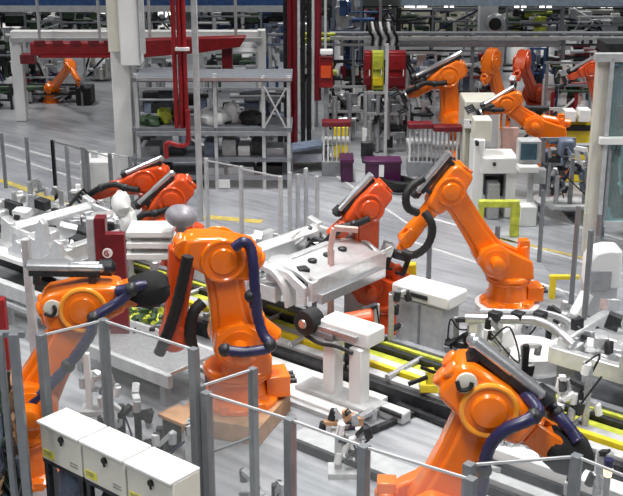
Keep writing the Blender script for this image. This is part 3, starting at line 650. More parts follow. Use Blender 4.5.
# cable rack at the left edge
t = hroot('cable_rack', 'tall dark rack of tangled cables at the left edge', 'rack', 12, 9.2)
for (x0, x1, v) in ((-6,-1,9.4),(3,9,9.1),(15,24,9.0)): part(t, 'post', MGREY if x0 > 0 else DARK, v, x0, 335, x1, 520, .07, 0, .006)
part(t, 'top_rail', MGREY, 9.15, -6, 333, 24, 338, .06)
part(t, 'back_panel', mat('brown_panel', (.10,.07,.05), .6, var=.4, scale=12), 9.45, -8, 372, 24, 520, .04, 0)
for i_ in range(26):
    x = random.uniform(-4, 24); y = random.uniform(365, 480); pts = [PV(x+random.uniform(-6,6), y+j_*18, 9.3+random.uniform(-.12,.12)) for j_ in range(5)]
    MB().tube(pts, random.uniform(.012,.028), 6, sub=3).build('cable', random.choice((GREEN, DARK, TAN, BLACK, LGREY, BGREY, GREEN)), t)
hb('red_post', 'dark red post behind the cable rack at left edge', 'post', 11.6, -2, 300, 7, 380, RED, .12, 0, .01)
hb('grey_box_post', 'pale grey square post between car body and the robot behind cabinets', 'post', 12.3, 25, 240, 33, 350, LGREY, .1, 0, .01)
# ================================================================ fences
def fence(label, pts, h, pw=.06, panel=PANEL, rails=True, postm=MGREY, group=None, z0=.08, skip=(), name='guard_fence', capm=None):
    P = [Vector((p[0], p[1], 0)) for p in pts]; root = thing(name, label, 'fence', P[0], 0, group)
    for p in P: MB().box((p.x, p.y, h/2), (pw, pw, h)).build('post', postm, root, .004)
    for i in range(len(P)-1):
        if i in skip: continue
        a, b = P[i], P[i+1]; d = (b-a).normalized()*pw*.5
        if panel: 
            pn = MB(); m_ = (a+b)/2; pn.bar(a+d+Vector((0,0,(h+z0)/2)), b-d+Vector((0,0,(h+z0)/2)), .006, h-z0-.05); pn.build('panel', panel, root)
        if rails: MB().bar(a+d+Vector((0,0,h-.015)), b-d+Vector((0,0,h-.015)), .018, .02).build('top_rail', capm or LGREY, root)
        if rails == 2: MB().bar(a+d+Vector((0,0,.9)), b-d+Vector((0,0,.9)), .02).build('middle_rail', postm, root)
    return root
g = PZ(41, 334, 2.0)
fence('tall clear-panelled fence corner behind the white cabinets', [(g.x, g.y), (-7.82, 6.36), (-6.70, 6.42)], 2.0, .075)
fence('low clear-panelled fence along the front with grey posts', [(-6.60, 6.46), (-5.71, 6.55), (-4.95, 6.57), (-4.02, 6.68)], 1.6, .08)
fence('clear gate panel standing open beside the tall fence corner', [(-6.74, 6.53), (-6.63, 7.09)], 1.6, .07, rails=2)
g = PZ(455, 500, 1.6)
fence('short clear fence angled towards the black cloth of nearest robot', [(-4.15, 6.86), (-3.58, 7.51), (-2.9, 7.45)], 1.6, .08)
def vfence(label, L_, panel=MESHP, postm=MGREY, pw=.055, rails=True, name='guard_fence', capm=None):
    """posts given as (px, top y, foot y)"""
    P = [(PZ(px, y1, 0), y0) for px, y0, y1 in L_]; root = thing(name, label, 'fence', P[0][0], 0)
    T = []
    for (p, y0), (px, _, y1) in zip(P, L_):
        h = PV(px, y0, p.dot(V)).z; T.append((p, h)); MB().box((p.x, p.y, h/2), (pw, pw, h)).build('post', postm, root, .004)
    for i in range(len(T)-1):
        (a, ha), (b, hb_) = T[i], T[i+1]; d = (b-a).normalized()*pw*.5; h = min(ha, hb_)
        if rails: MB().bar(a+d+Vector((0,0,h-.02)), b-d+Vector((0,0,h-.02)), .02, .025).build('top_rail', capm or postm, root)
        if panel: MB().bar(a+d+Vector((0,0,h/2)), b-d+Vector((0,0,h/2)), .008, h-.08).build('panel', panel, root)
    return root
vfence('thin dark fence beyond the silver car body, left part', [(6,133,188),(31,137,197),(57,140,206)], rails=False)
vfence('dark framed fence gate in front of the white floor cabinet', [(57,140,206),(87,147,216)], panel=MESHP)
vfence('grey mesh fence running behind the white cabinet to the column', [(70,146,200),(90,149,204),(113,153,212),(133,156,216)], rails=True, capm=LGREY)
vfence('grey mesh fence in front of the storage rack', [(208,158,228),(242,166,236),(281,176,246)], postm=LGREY)
vfence('close row of grey fence posts left of the leaning centre robot', [(290,172,240),(298,174,238),(306,168,236),(317,176,246)], postm=LGREY, rails=False)
vfence('grey mesh fence behind robot on round pedestal, left part', [(376,190,280),(428,206,292),(494,226,300)], postm=MGREY, rails=False)
vfence('slim fence behind robot on round pedestal, right part', [(539,190,262),(571,206,304),(592,214,310)], postm=MGREY, rails=False)
vfence('slim fence in front of the hooded machine', [(580,230,372),(640,248,400)], postm=MGREY, rails=False)
# ================================================================ BACKGROUND HALL
# white column with duct
t = hroot('white_column', 'tall white column with a wide duct on its upper part', 'column', 122, 22.3)
part(t, 'shaft', WHITE, 22.3, 112, -120, 131, 176, .42, 0, .02)
part(t, 'upper_casing', CREAM, 22.1, 107, -120, 119, 52, .5, None, .01)
part(t, 'duct', WHITE, 22.05, 119, -120, 139, 66, .5, None, .02)
part(t, 'pipe', LGREY, 22.0, 139, -120, 144, 54, .12)
# overhead beams
def hang(t, v, xs, ytop, m=GREY, w=.05):
    for x in xs:
        a = PV(x, ytop, v+.1); MB().box((a.x, a.y, (a.z+7)/2), (w, w, 7-a.z)).build('hanger', m, t)
t = hroot('blue_overhead_beam', 'dark blue overhead beam crossing from the left edge past the column', 'beam', 60, 32)
part(t, 'web', BLUE, 32, -30, -8, 300, 6, .3); part(t, 'flange', LGREY, 31.9, -30, 6, 300, 12, .5); hang(t, 32, (-10, 40, 200, 290), -8)
t = hroot('pale_blue_beam', 'pale blue overhead beam at the top right', 'beam', 510, 34)
part(t, 'web', BGREY, 34, 290, -12, 640, -1, .3); part(t, 'flange', mat('pale_blue_paint', (.45,.55,.66), .4), 33.9, 402, -2, 640, 6, .5); hang(t, 34, (320, 400, 500, 600), -12)
t = hroot('portal_frame', 'white portal frame carrying the red overhead beams', 'frame', 140, 27)
part(t, 'cross_beam', WHITE, 27.6, 10, 31, 262, 38, .25, None, .02); part(t, 'lower_flange', LGREY, 27.5, 10, 38, 262, 42, .45)
part(t, 'post', WHITE, 27.6, 12, 38, 23, 112, .25, 0, .02); part(t, 'post', WHITE, 27.6, 258, 30, 266, 140, .25, 0, .02)
MB().bar(PV(22, 60, 27.55), PV(36, 40, 27.55), .12).build('brace', LGREY, t)
t = hroot('red_overhead_beam', 'red overhead beam with cable slots left of the white column', 'beam', 70, 26.8)
part(t, 'web', RED, 26.8, 30, 43, 112, 56, .35, None, .02)
for x in (34, 52, 70, 88, 104): part(t, 'slot', DRED, 26.75, x, 41, x+10, 45, .1)
part(t, 'end_block', DRED, 26.9, 20, 55, 34, 64, .3); part(t, 'pipe', RED, 26.7, 40, 56, 110, 58, .08); hang(t, 26.8, (40, 100), 43, LGREY)
t = hroot('red_tapered_beam', 'red tapered overhead beam right of the white column', 'beam', 190, 26.6)
q = MB(); a = [(140,40),(246,37),(240,47),(200,53),(140,58)]; fr = [PV(x, y, 26.6) for x, y in a]; bk = [p+V*.35 for p in fr]
n = len(fr); q.add(fr+bk, [tuple(range(n)), tuple(range(2*n-1, n-1, -1))]+[((i+1)%n, i, i+n, (i+1)%n+n) for i in range(n)]); q.build('web', RED, t, .02)
part(t, 'bracket', DRED, 26.8, 222, 48, 232, 78, .3); part(t, 'clip', WHITE, 26.5, 176, 47, 186, 50, .06); hang(t, 26.7, (150, 236), 38, LGREY)
# vertical pipes
def pipes(label, v, xs, y0, y1, m, r=.04, name='pipe_bundle', z0=None, brk=()):
    t = hroot(name, label, 'pipes', xs[0], v)
    for x in xs:
        a = PV(x, y1, v); zt = max(PV(x, y0, v).z, 7) if y0 < 5 else PV(x, y0, v).z
        MB().cyl((a.x, a.y, z0 if z0 is not None else a.z), (a.x, a.y, zt), r, n=12).build('pipe', m, t)
    for y in brk: part(t, 'clamp', WHITE, v-.1, xs[0]-2, y, xs[-1]+2, y+3, .1)
    return t
pipes('dark red pipe bundle hanging in front of the storage rack', 20.6, (177, 182.5, 187), 0, 128, RED, .042, brk=(48,))
t = pipes('dark red pipe elbow low in front of storage rack', 20.5, (188.5,), 110, 140, RED, .045, name='pipe_elbow')
MB().tube([PV(188, 138, 20.5), PV(187, 144, 20.5), PV(180, 146, 20.5), PV(168, 143, 20.5), PV(166, 150, 20.5), PV(167, 158, 20.5)], .045).build('bend', RED, t)
hb('grey_utility_pole', 'slim grey pole from floor to roof before storage rack', 'pole', 19.4, 194, -120, 200, 222, LGREY, .09, 0, .01)
pipes('dark red pipe bundle at the top, left of the red riser', 25, (290, 295), 0, 105, DRED, .055, z0=0)
pipes('black pipe bundle between the two red pipe sets', 25.5, (303, 309, 286), 0, 120, DARK, .05, z0=0)
t = pipes('wide dark red riser duct beside the black pipes', 24.4, (317,), 0, 100, DRED, .09, name='riser_duct')
pipes('thin grey pipes beside the wide red riser', 24.2, (325, 299, 313), 0, 130, LGREY, .03)
t = hroot('hose_reel_station', 'orange-red cabinet with white round lamp under red riser', 'cabinet', 324, 24); part(t, 'body', RED, 24, 319, 58, 333, 88, .3, None, .02); part(t, 'post', GREY, 24.1, 324, 86, 328, 130, .1, 0); part(t, 'lamp', WHITE, 23.9, 320, 50, 333, 55, .2, None, .02); part(t, 'stripe', ORANGE2, 23.95, 321, 66, 331, 78, .04)
# storage rack
RACKG = mat('rack_grey', (.20, .215, .24), .45, .3, var=.1)
t = hroot('storage_rack', 'long grey steel storage rack beyond the mesh fence', 'rack', 215, 21.5)
for x in (136, 214, 262, 287):
    part(t, 'post', LGREY, 21.5, x, 76 if x > 250 else 74, x+3.5, 190, .06, 0)
    part(t, 'post', RACKG, 22.4, x, 80, x+4, 180, .08, 0)
for y, dk in ((78, RACKG), (128, RACKG), (158, RACKG), (176, RACKG)):
    part(t, 'shelf', dk, 21.5, 132, y, 292, y+4, 1.0)
part(t, 'shelf_edge', ALU, 21.45, 136, 78, 292, 81, .05); part(t, 'shelf_edge', GREY, 21.45, 136, 132, 288, 136, .05)
for (a, b, c_, d) in ((264, 86, 286, 128), (264, 128, 286, 88)): MB().bar(PV(a, b, 21.45), PV(c_, d, 21.45), .028).build('brace', LGREY, t)
def blob(name, label, cat, v, px, py, rx, ry, m, seed, jit=.5, group=None, sit=None):
    p = PV(px, py, v); k = F/(v*math.cos(TH)+(H-p.z)*math.sin(TH))
    q = MB(); q.ball(p, 1, (rx/k, rx/k*.8, ry/k), 14, seed=seed, jit=jit); return tag(q.build(name, m), label, cat, group)
blob('plastic_sack', 'large white sack on the middle rack shelf', 'sack', 21.9, 215, 118, 17, 10, WHITE, 1)
blob('plastic_sack', 'white sack leaning behind the large one on rack', 'sack', 22.1, 232, 114, 9, 12, WHITE, 2)
blob('black_bag', 'black bag beside the white sacks on rack', 'bag', 21.9, 252, 119, 13, 8, BLACK, 3)
blob('green_bag', 'green-yellow bag left on the middle rack shelf', 'bag', 21.9, 165, 116, 9, 8, YG, 4)
blob('dark_bag', 'dark green bag at left end of middle shelf', 'bag', 21.8, 150, 121, 13, 6, GREEN, 5)
blob('green_net', 'green net bundle by the dark red pipes', 'net', 22.0, 178, 112, 7, 12, GREEN, 6)
for i_, (x0, x1, y0, m, lb) in enumerate(((140,160,146,GREY,'grey crate at left end of lower rack shelf'),(168,184,150,DARK,'dark crate by the grey pole on lower rack shelf'),(204,216,142,BGREY,'blue-grey crate on lower rack shelf'),(222,236,140,LGREY,'pale crate in the middle of lower rack shelf'),(238,250,146,WHITE,'white crate on lower rack shelf'),(252,262,141,DARK,'dark crate standing on end by rack post'),(266,284,148,STEEL,'steel crate at right end of lower rack shelf'))):
    hb('storage_crate', lb, 'crate', 21.7, x0, y0, x1, 158, m, .5, None, .01, 'crates on the lower shelf')
for i_, (x0, x1, y0, m, lb) in enumerate(((206,224,168,LGREY,'light box on the bottom rack shelf by the pole'),(228,254,167,STEEL,'steel tray on the bottom rack shelf'),(256,282,166,BLACK,'long black box on the bottom rack shelf'),(142,170,166,DARK,'dark tray on the bottom rack shelf, left end'))):
    hb('storage_box', lb, 'box', 21.6, x0, y0, x1, 176, m, .5, None, .01, 'boxes on the bottom shelf')
hb('white_tag_board', 'small white board hanging on the bottom rack shelf', 'board', 21.3, 219, 180, 230, 188, WHITE, .03, None)
hb('yellow_safety_rail', 'yellow rail on top of rack under red tapered beam', 'rail', 23.5, 222, 70, 262, 76, YEL, .12, None, .01)
t = hroot('work_platform', 'blue-grey sloping work platform right of the storage rack', 'platform', 300, 22.5)
q = MB(); q.bar(PV(276, 150, 22.5), PV(330, 142, 23.2), .5, .05); q.build('ramp', BGREY, t); part(t, 'shelf', mat('pale_lilac_panel', (.50,.52,.60), .4), 22.8, 280, 154, 330, 162, .8); part(t, 'leg', GREY, 22.6, 286, 150, 289, 178, .08, 0); part(t, 'leg', GREY, 22.6, 322, 148, 325, 178, .08, 0)
# left back: dark crates, frames
t = hroot('white_floor_cabinet', 'low white cabinet with a small lamp, behind thin dark gate', 'cabinet', 95, 20.6); part(t, 'body', WHITE, 20.6, 80, 162, 110, 186, .7, 0, .02); part(t, 'lamp', LGREY, 20.9, 91, 152, 97, 162, .12, None, .01)
t = hroot('dark_machine_crate', 'black upright crate beneath the red overhead beam', 'crate', 83, 29.5); part(t, 'body', BLACK, 29.5, 76, 88, 91, 107, .6, 0, .02); part(t, 'strap', GREY, 29.45, 81, 88, 83, 107, .02)
def machine(label, v, x0, y0, x1, y1, seed, mats=(GREY, LGREY, STEEL, DARK), n=10, m=GREY, dep=1.0, name='machine_frame', foot=True, cat='machine', post=.06):
    dep *= .45; rn = random.Random(seed); t = hroot(name, label, cat, (x0+x1)/2, v)
    k = F/(v*math.cos(TH)+4*math.sin(TH))
    for x in (x0, x1-post*k):
        for vv in (v, v+dep): part(t, 'post', m, vv, x, y0, x+post*k, y1, post, 0 if foot else None)
    for y in (y0, y0+(y1-y0)*rn.uniform(.35, .6)): part(t, 'cross_rail', m, v, x0, y, x1, y+post*k*.8, post)
    for i in range(int(n*2.2)):
        w_ = (x1-x0)*rn.uniform(.06, .26); h_ = (y1-y0)*rn.uniform(.06, .32); x = rn.uniform(x0, x1-w_); y = rn.uniform(y0, y1-h_)
        kd = rn.random(); mm = rn.choice(mats)
        if kd < .68: part(t, rn.choice(('control_box', 'housing', 'unit_panel')), mm, v+rn.uniform(.05, dep*.7), x, y, x+w_, y+h_, rn.uniform(.1, .35), None, .008)
        elif kd < .93:
            vv = v+rn.uniform(0, dep*.6); a = PV(x, y, vv); a.z = max(a.z, .3); b = a-Vector((0, 0, min(rn.uniform(.3, 1.1), a.z-.05))) if rn.random() < .6 else a+U*rn.uniform(.3, 1.2); MB().cyl(a, b, rn.uniform(.025, .07), n=10).build('pipe', mm, t)
        else:
            pts = [PV(rn.uniform(x0, x1), rn.uniform(y0, y1), v+rn.uniform(0, dep*.6)) for _ in range(4)]; pts = [Vector((p_.x, p_.y, max(p_.z, .05))) for p_ in pts]; MB().tube(pts, .03, 6, sub=4).build('cable', rn.choice((BLACK, DARK, WHITE, HOSE)), t)
    return t
A = (GREY, LGREY, STEEL, DARK, BLACK, WHITE)
machine('dark tooling frame at left under red beam', 29.8, 28, 84, 78, 108, 21, (DARK, BLACK, GREY, STEEL), 14, DARK)
machine('dark trolley at the left edge behind the portal post', 29, -8, 84, 12, 110, 22, (DARK, BLACK, GREEN), 8, DARK)
machine('pale machine row behind the red overhead beam', 32.5, 24, 58, 64, 90, 23, (LGREY, WHITE, STEEL, RED), 12, LGREY)
machine('grey panelled machine between small robot and white column', 33, 84, 56, 112, 96, 24, (LGREY, STEEL, CREAM), 10, LGREY)
machine('green and grey plant machinery above the red beam, left', 38, 24, 10, 62, 34, 25, (GREEN, DARK, LGREY, WHITE), 12, GREY, 1.5)
machine('dark machinery above the red beam, beside column', 40, 60, 10, 108, 32, 26, (GREEN, DARK, LGREY, WHITE), 14, GREY, 1.5)
machine('grey machinery behind the column, top', 40, 144, 8, 180, 34, 27, (DARK, LGREY, WHITE, GREEN), 12, GREY, 1.5)
machine('grey-green machinery above red tapered beam', 39, 196, 6, 262, 32, 28, (GREEN, LGREY, WHITE, DARK, BGREY), 18, GREY, 1.5)
machine('grey machine behind rack, under red tapered beam left', 31, 134, 56, 176, 80, 29, (LGREY, GREY, STEEL), 10, LGREY)
machine('grey machine behind rack, under red tapered beam right', 31, 200, 52, 258, 80, 30, (LGREY, GREY, GREEN, DARK), 14, LGREY)
machine('blue-grey panelled machine right of the portal frame', 30, 264, 24, 290, 80, 31, (BGREY, LGREY, BLUE, STEEL), 12, BGREY)
machine('tall blue-grey enclosure right of the wide red riser', 29, 332, -2, 362, 84, 32, (BGREY, BLUE, LGREY, STEEL), 18, BGREY, 1.4)
machine('dark red and black machinery below the top beam', 36, 362, 6, 398, 36, 33, (DRED, BLACK, WHITE, DARK), 14, DARK, 1.4)
machine('grey machinery in front of the cream wall, top', 38, 398, 10, 432, 36, 34, (GREEN, GREY, LGREY), 8, DARK, 1.4)
machine('pale machinery between cream wall and white pillar', 37, 432, 8, 486, 34, 35, (CREAM, LGREY, GREY, GREEN), 14, GREY, 1.4)
machine('cluttered grey machinery right of white pillar, top', 36, 506, 8, 562, 40, 36, (LGREY, GREEN, DARK, WHITE, YG), 18, GREY, 1.4)
machine('grey machinery at the top right corner', 36, 562, 6, 630, 42, 37, (LGREY, GREEN, DARK, WHITE, STEEL), 18, GREY, 1.4)
machine('narrow blue machine behind the upright deep-orange robot', 31, 530, 48, 545, 96, 38, (BLUE, DARK, BGREY), 8, BLUE)
machine('green and white welding cell left of teal booth', 27, 545, 62, 592, 118, 39, (GREEN, LGREY, WHITE, PINK, RED), 22, GREY, 1.2)
machine('grey tooling cell between hanging robots', 30, 460, 50, 500, 104, 40, (BGREY, LGREY, DARK, RED, STEEL), 16, GREY, 1.2)
machine('pale conveyor cell left of long-armed robot', 27, 398, 52, 436, 128, 41, (LGREY, WHITE, STEEL, BGREY, DARK), 22, STEEL, 1.2)
machine('grey tooling cell with white lamps behind purple crates', 25.4, 326, 86, 366, 134, 42, (LGREY, STEEL, WHITE, GREY), 20, STEEL, 1.2)
machine('steel tooling cell in the centre behind purple crates', 24.2, 364, 92, 410, 150, 43, (LGREY, STEEL, WHITE, DARK, GREY), 24, STEEL, 1.2)
machine('steel part carrier behind the monitor desk', 23, 502, 108, 560, 158, 44, (STEEL, LGREY, DARK, WHITE), 14, LGREY, 1.0)
machine('dark machine frame behind storage rack', 24.5, 134, 88, 212, 150, 45, (DARK, GREY, BGREY, BLACK), 18, GREY, 1.2)
machine('grey machine frame behind rack, right half', 24.5, 214, 88, 290, 150, 46, (DARK, GREY, LGREY, BLACK, BGREY), 18, GREY, 1.2)
machine('grey column frame beside the black pipes', 27, 292, 30, 318, 110, 47, (DARK, GREY, GREEN, YG), 14, GREY, 1.0)
machine('dark plant machinery at far left beyond the portal frame', 32, -14, 28, 14, 84, 61, (DARK, LGREY, GREEN, WHITE, BLACK), 14, GREY, 1.2)
machine('white framed machines behind the red overhead beam, far left', 33, 26, 54, 60, 84, 62, (WHITE, LGREY, DARK, CREAM), 12, WHITE, 1.2)
machine('dark machine bank behind the coloured tool cabinets', 28.2, 332, 60, 408, 100, 63, (DARK, BLACK, DRED, LGREY, GREEN, WHITE), 26, DARK, 1.2)
machine('dark machine bank under the pipe bridge, right', 31.5, 546, 44, 628, 74, 64, (DARK, GREEN, BLACK, LGREY, DRED), 24, DARK, 1.2)
machine('dark machine bank behind long-armed robot', 30.5, 406, 50, 462, 96, 65, (DARK, BGREY, BLACK, LGREY, WHITE), 22, DARK, 1.2)
machine('far dark machine row at the top, left half', 43.8, 0, 8, 150, 30, 66, (DARK, BLACK, GREEN, LGREY, BLUE), 12, DARK, 1.5)
machine('far dark machine row at the top, centre', 43.8, 196, 4, 330, 32, 67, (DARK, BLACK, GREEN, BGREY, BLUE), 12, DARK, 1.5)
machine('far dark machine row at the top, right half', 43.8, 400, 8, 630, 36, 68, (LGREY, WHITE, GREEN, CREAM, GREY), 14, DARK, 1.5)
machine('narrow black machine left of blue-grey enclosure', 31.6, 292, 6, 332, 62, 69, (BLACK, DARK, BGREY, GREY), 18, DARK, 1.2)
# cream wall panel sections
t = hroot('cream_partition', 'cream partition with dark frames beneath the pale blue beam', 'partition', 460, 42); part(t, 'panel', mat('cream_partition_paint', (.66,.62,.48), .6), 42, 396, 8, 486, 40, .15, 0)
for x in (398, 432, 446, 470): part(t, 'frame', DARK, 41.9, x, 8, x+3, 40, .08)
t = hroot('white_pillar', 'white pillar behind the silver round duct, top right', 'pillar', 488, 35); part(t, 'shaft', WHITE, 35, 480, -120, 498, 38, .5, 0, .03)
t = hroot('round_silver_duct', 'round silver duct elbow with dark mouth on the pipe bridge', 'duct', 494, 29)
p = PV(495, 24, 29); MB().lathe(p+V*.3, -V, [(0,.20),(.2,.26),(.3,.26),(.33,.22)], 24).build('collar', ALU, t); MB().lathe(p-V*.02, -V, [(0,.17),(.02,.15)], 24).build('mouth', BLACK, t); MB().box((p.x, p.y, (p.z-.8)), (.4, .3, .9)).build('bracket', LGREY, t)
t = hroot('pipe_bridge', 'long grey pipe bridge with rails across the upper right', 'bridge', 480, 28)
part(t, 'top_pipe', LGREY, 28, 330, 37, 640, 40, .08); part(t, 'tray', GREY, 28, 400, 41, 560, 47, .5); part(t, 'lower_pipe', STEEL, 28, 320, 44, 560, 46, .08); part(t, 'girder', GREY, 28.3, 330, 33, 640, 35.5, .3)
for x in (352, 470, 560, 630): part(t, 'post', GREY, 28.1, x, 34, x+3, 130, .12, 0)
t = hroot('grey_floor_pole', 'thin grey pole in front of the yellow and red cabinets', 'pole', 386, 24); part(t, 'pole', LGREY, 24, 385, 44, 388, 132, .08, 0)
t = hroot('hanging_wire_cluster', 'white hanging cable fittings on the pipe bridge', 'cables', 378, 27.6)
for i_ in range(7):
    x = 368+i_*4; MB().tube([PV(x, 22, 27.6), PV(x+2, 32, 27.5), PV(x+5, 38, 27.6), PV(x+4, 46, 27.6)], .035, 6).build('cable', WHITE if i_ % 2 else BLACK, t)
p = PV(380, 42, 27.7); MB().box((p.x, p.y, p.z+1.5), (.05, .05, 3.4)).build('hanger', GREY, t)
# red / yellow cabinets
for lab, x0, x1, m in (('red tool cabinet left of the yellow one', 364, 372, RED), ('yellow-green tool cabinet between two red ones', 372, 384, YG), ('dark red tool cabinet right of the yellow one', 388, 406, RED)):
    t = hroot('tool_cabinet', lab, 'cabinet', (x0+x1)/2, 25.5, 'tool cabinets in the middle distance'); part(t, 'body', m, 25.5, x0, 52, x1, 90, .3, None, .02); part(t, 'stand', GREY, 25.6, (x0+x1)/2-2, 88, (x0+x1)/2+2, 120, .15, 0); part(t, 'door', m, 25.45, x0+1, 55, x1-1, 70, .04, None, .01); part(t, 'handle', WHITE, 25.4, x1-3, 70, x1-2, 76, .03); part(t, 'drawer', DRED if m is not YG else YEL, 25.45, x0+1, 77, x1-1, 86, .04, None, .01)
# red-topped racks
for lab, x0, y0, x1, y1 in (('red-topped parts rack behind the purple crates', 322, 122, 351, 165), ('red-topped parts rack left of the yellow post', 408, 124, 433, 165), ('red-topped parts rack right of the long-armed robot base', 434, 127, 471, 166)):
    t = hroot('parts_rack', lab, 'rack', (x0+x1)/2, 22.5, 'red-topped parts racks'); part(t, 'top_board', DRED, 22.4, x0, y0, x1, y0+5, .3, None, .01)
    n = int((x1-x0)/4.2)
    for i_ in range(n+1): x = x0+1+(x1-x0-3)*i_/n; part(t, 'upright', random.choice((CREAM, LGREY, STEEL, WHITE)), 22.5+.0, x, y0+5, x+1.6, y1, .06, None)
    part(t, 'base', GREY, 22.45, x0, y1-3, x1, y1, .4, 0, .01); part(t, 'middle_shelf', LGREY, 22.6, x0, y0+20, x1, y0+23, .5)
hb('yellow_post', 'yellow-green post between red-topped rack and white desk', 'post', 22.2, 464, 128, 471, 165, YG, .2, 0, .02)
hb('yellow_board', 'yellow panel behind the left red-topped rack', 'panel', 23.4, 334, 128, 348, 150, YEL, .1, 0)
# purple crates
t = hroot('purple_crate', 'purple crate with white label beside the black cable coil', 'crate', 384, 21.4, 'purple crates'); part(t, 'body', PURP, 21.4, 366, 163, 401, 180, .4, 0, .02); part(t, 'label_card', WHITE, 21.36, 379, 165, 384, 177, .02); part(t, 'rim', PURP, 21.35, 365, 161, 402, 164, .4, None, .01)
t = hroot('purple_crate', 'small plain purple crate left of the labelled one', 'crate', 348, 22, 'purple crates'); part(t, 'body', PURP, 22, 341, 162, 353, 178, .5, 0, .02); part(t, 'rim', PURP, 21.95, 340, 160, 354, 163, .6)
t = hroot('office_chair', 'dark office chair left of the labelled purple crate', 'chair', 370, 21.9); part(t, 'backrest', DARK, 21.9, 361, 142, 373, 158, .1, None, .03); part(t, 'seat', DARK, 21.6, 362, 160, 376, 164, .45, None, .03); part(t, 'pedestal', GREY, 21.8, 367, 163, 369, 182, .06, 0)
q = MB(frame(PZ(388, 190, 0), 0))
for i_ in range(5): q.tube([(.38*math.cos(a)+.05*i_, .22*math.sin(a), .06+.045*i_) for a in [j_*PI/8 for j_ in range(17)]], .035, 6, sub=2)
tag(q.build('cable_coil', BLACK), 'black coil of cable on floor before the purple crate', 'cable coil')
# monitor desk and white machine
t = hroot('white_machine_desk', 'white machine desk with open bay above the yellow guard', 'machine', 498, 19.6)
part(t, 'left_leg', WHITE, 19.6, 473, 140, 484, 202, .6, 0, .02); part(t, 'right_leg', WHITE, 19.6, 506, 160, 516, 202, .6, 0, .02); part(t, 'top', WHITE, 19.5, 482, 158, 518, 174, .7, None, .02)
part(t, 'bay', DARK, 19.9, 485, 176, 505, 196, .4); part(t, 'control_head', CREAM, 19.7, 474, 120, 492, 142, .4, None, .02); part(t, 'knob', DARK, 19.45, 493, 163, 496, 166, .05); part(t, 'knob', DARK, 19.45, 476, 142, 479, 146, .16)
part(t, 'tool_block', STEEL, 19.5, 488, 184, 500, 198, .3, 0, .01)
t = hroot('monitor_stand', 'grey monitor on a white stand right of machine desk', 'monitor', 530, 19.3)
part(t, 'housing', LGREY, 19.3, 519, 141, 541, 164, .3, None, .02); part(t, 'screen', SCREEN, 19.26, 521, 144, 537, 160, .03); part(t, 'keyboard_shelf', WHITE, 19.1, 519, 167, 539, 173, .3, None, .01); part(t, 'column', LGREY, 19.4, 528, 164, 533, 211, .1, 0); part(t, 'foot', WHITE, 19.1, 521, 207, 537, 210, .5, 0, .01); part(t, 'lower_box', LGREY, 19.35, 534, 170, 546, 184, .2)
t = hroot('beige_enclosure', 'beige machine enclosure behind the white machine desk', 'enclosure', 486, 22.2); part(t, 'body', CREAM, 22.2, 464, 101, 500, 150, .9, 0, .03); part(t, 'panel', WHITE, 22.15, 464, 120, 477, 128, .04); part(t, 'door', LGREY, 22.15, 478, 104, 498, 148, .04, None, .01)
hb('pink_board', 'pale pink panel beside the beige enclosure', 'panel', 22.6, 502, 128, 518, 160, PINK, .1, 0)
t = hroot('yellow_guard', 'yellow tube guard in front of the white machine desk', 'guard', 500, 18.5)
part(t, 'top_bar', YG, 18.5, 479, 201, 520, 208, .12, None, .02); part(t, 'leg', YG, 18.5, 511, 205, 520, 232, .12, 0, .02); part(t, 'leg', YG, 18.5, 479, 205, 484, 232, .12, 0, .02)
t = hroot('yellow_floor_guard', 'low yellow guard rail behind round white pedestal', 'guard', 565, 15.6)
part(t, 'top_bar', YEL, 15.6, 550, 276, 580, 280, .08, None, .01); part(t, 'leg', YEL, 15.6, 550, 278, 556, 300, .08, 0, .01)
t = hroot('yellow_press', 'yellow press with black top bar left of the teal booth', 'press', 578, 22); part(t, 'body', YEL, 22, 566, 118, 592, 146, .6, 0, .03); part(t, 'bar', BLACK, 21.9, 564, 126, 592, 131, .1); part(t, 'white_box', WHITE, 21.8, 565, 111, 576, 122, .3, None, .01); part(t, 'white_box', WHITE, 21.8, 579, 110, 591, 122, .3, None, .01)
t = hroot('easel_frame', 'white A-shaped frame left of the teal booth post', 'frame', 584, 19.5)
for (a, b, c_, d) in ((576,148,592,206),(585,148,597,204),(576,148,586,150),(582,176,592,178)): MB().bar(PV(a, b, 19.5), PV(c_, d, 19.4), .07).build('bar', WHITE, t)
t = hroot('round_work_table', 'grey round work table with tooling right of the monitor', 'table', 565, 18.9)
p = PZ(566, 200, .25); MB().lathe((p.x, p.y, .20), (0,0,1), [(0,.55),(.06,.58),(.08,.55)], 24).build('table_top', LGREY, t); MB().cyl((p.x, p.y, 0), (p.x, p.y, .2), .2).build('foot', GREY, t)
fixture('dark tooling fixture standing on the round work table', 562, 19.4, .95, .75, 31, mats=(DARK, GREY, BGREY, STEEL), dens=2, z=.28)
machine('dark tooling stack between the monitor and round table', 20.0, 541, 138, 574, 196, 71, (DARK, GREY, BGREY, STEEL), 16, GREY, .5)
hb('seat_shell', 'grey seat shell above the round work table', 'seat shell', 19.8, 560, 140, 575, 158, BGREY, .3, None, .05)
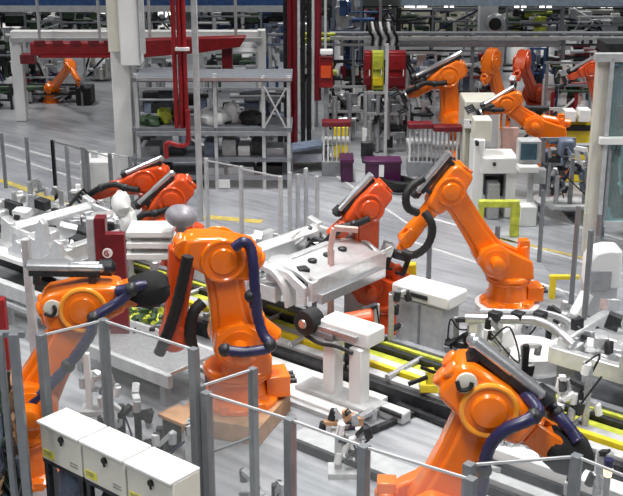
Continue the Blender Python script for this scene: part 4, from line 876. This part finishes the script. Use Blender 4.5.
# glass booth
t = hroot('glass_booth', 'tall glass booth with grey frame and teal panes', 'booth', 620, 17.5)
part(t, 'corner_post', CREAM, 17.6, 592, 56, 604, 226, .18, 0, .02); part(t, 'post', LGREY, 17.5, 604, 58, 608, 226, .08, 0)
part(t, 'top_rail', LGREY, 17.5, 596, 54, 660, 62, .15); part(t, 'middle_rail', WHITE, 17.45, 600, 138, 660, 145, .12, None, .01); part(t, 'bottom_rail', LGREY, 17.5, 604, 222, 660, 227, .12)
part(t, 'pane', TEAL, 17.58, 608, 62, 660, 138, .02); part(t, 'pane', TEAL, 17.58, 608, 145, 660, 222, .02); part(t, 'post', LGREY, 17.5, 655, 58, 660, 226, .08, 0)
part(t, 'inner_frame', GREY, 17.52, 606, 150, 609, 220, .05)
part(t, 'roof_equipment', DARK, 17.8, 606, 44, 640, 54, .6)
machine('dark teal machinery inside the glass booth', 18.3, 608, 66, 655, 220, 51, (GREEN, DARK, BGREY, LGREY, STEEL), 20, GREY, 1.0)
# signal lamp
t = hroot('signal_lamp', 'small glowing lamp with dark blue cap near the low fence', 'lamp', 608, 9.3)
p = PV(608, 471, 9.3); MB().lathe((p.x, p.y, p.z-.05), (0,0,1), [(0,.035),(.09,.045)], 18).build('lens', WARM, t); MB().cyl((p.x, p.y, p.z+.04), (p.x, p.y, p.z+.12), .045, n=18).build('cap', HOSE, t); MB().cyl((p.x, p.y, 0), (p.x, p.y, p.z-.05), .03).build('pole', GREY, t)
# hook-shaped handle and white rods of the centre tool
t = hroot('rod_carrier', 'pair of slanted white rods left of the silver car front end', 'rods', 280, 14.5)
MB().cyl(PV(258, 262, 14.4), PV(300, 230, 14.5), .03, n=10).build('rod', WHITE, t); MB().cyl(PV(262, 268, 14.4), PV(304, 238, 14.5), .02, n=10).build('rod', LGREY, t)
p = PV(262, 262, 14.5); MB().box((p.x, p.y, p.z/2), (.08, .08, p.z)).build('stand', GREY, t)
t = hroot('pink_bracket', 'pale pink angled bracket against the leaning centre robot', 'bracket', 340, 13.6)
for (a, b, c_, d) in ((330,250,334,228),(334,228,358,230)): MB().bar(PV(a, b, 13.6), PV(c_, d, 13.6), .07).build('arm', PINK, t, .01)
p = PV(331, 250, 13.6); MB().box((p.x, p.y, p.z/2), (.06, .06, p.z)).build('post', PINK, t)
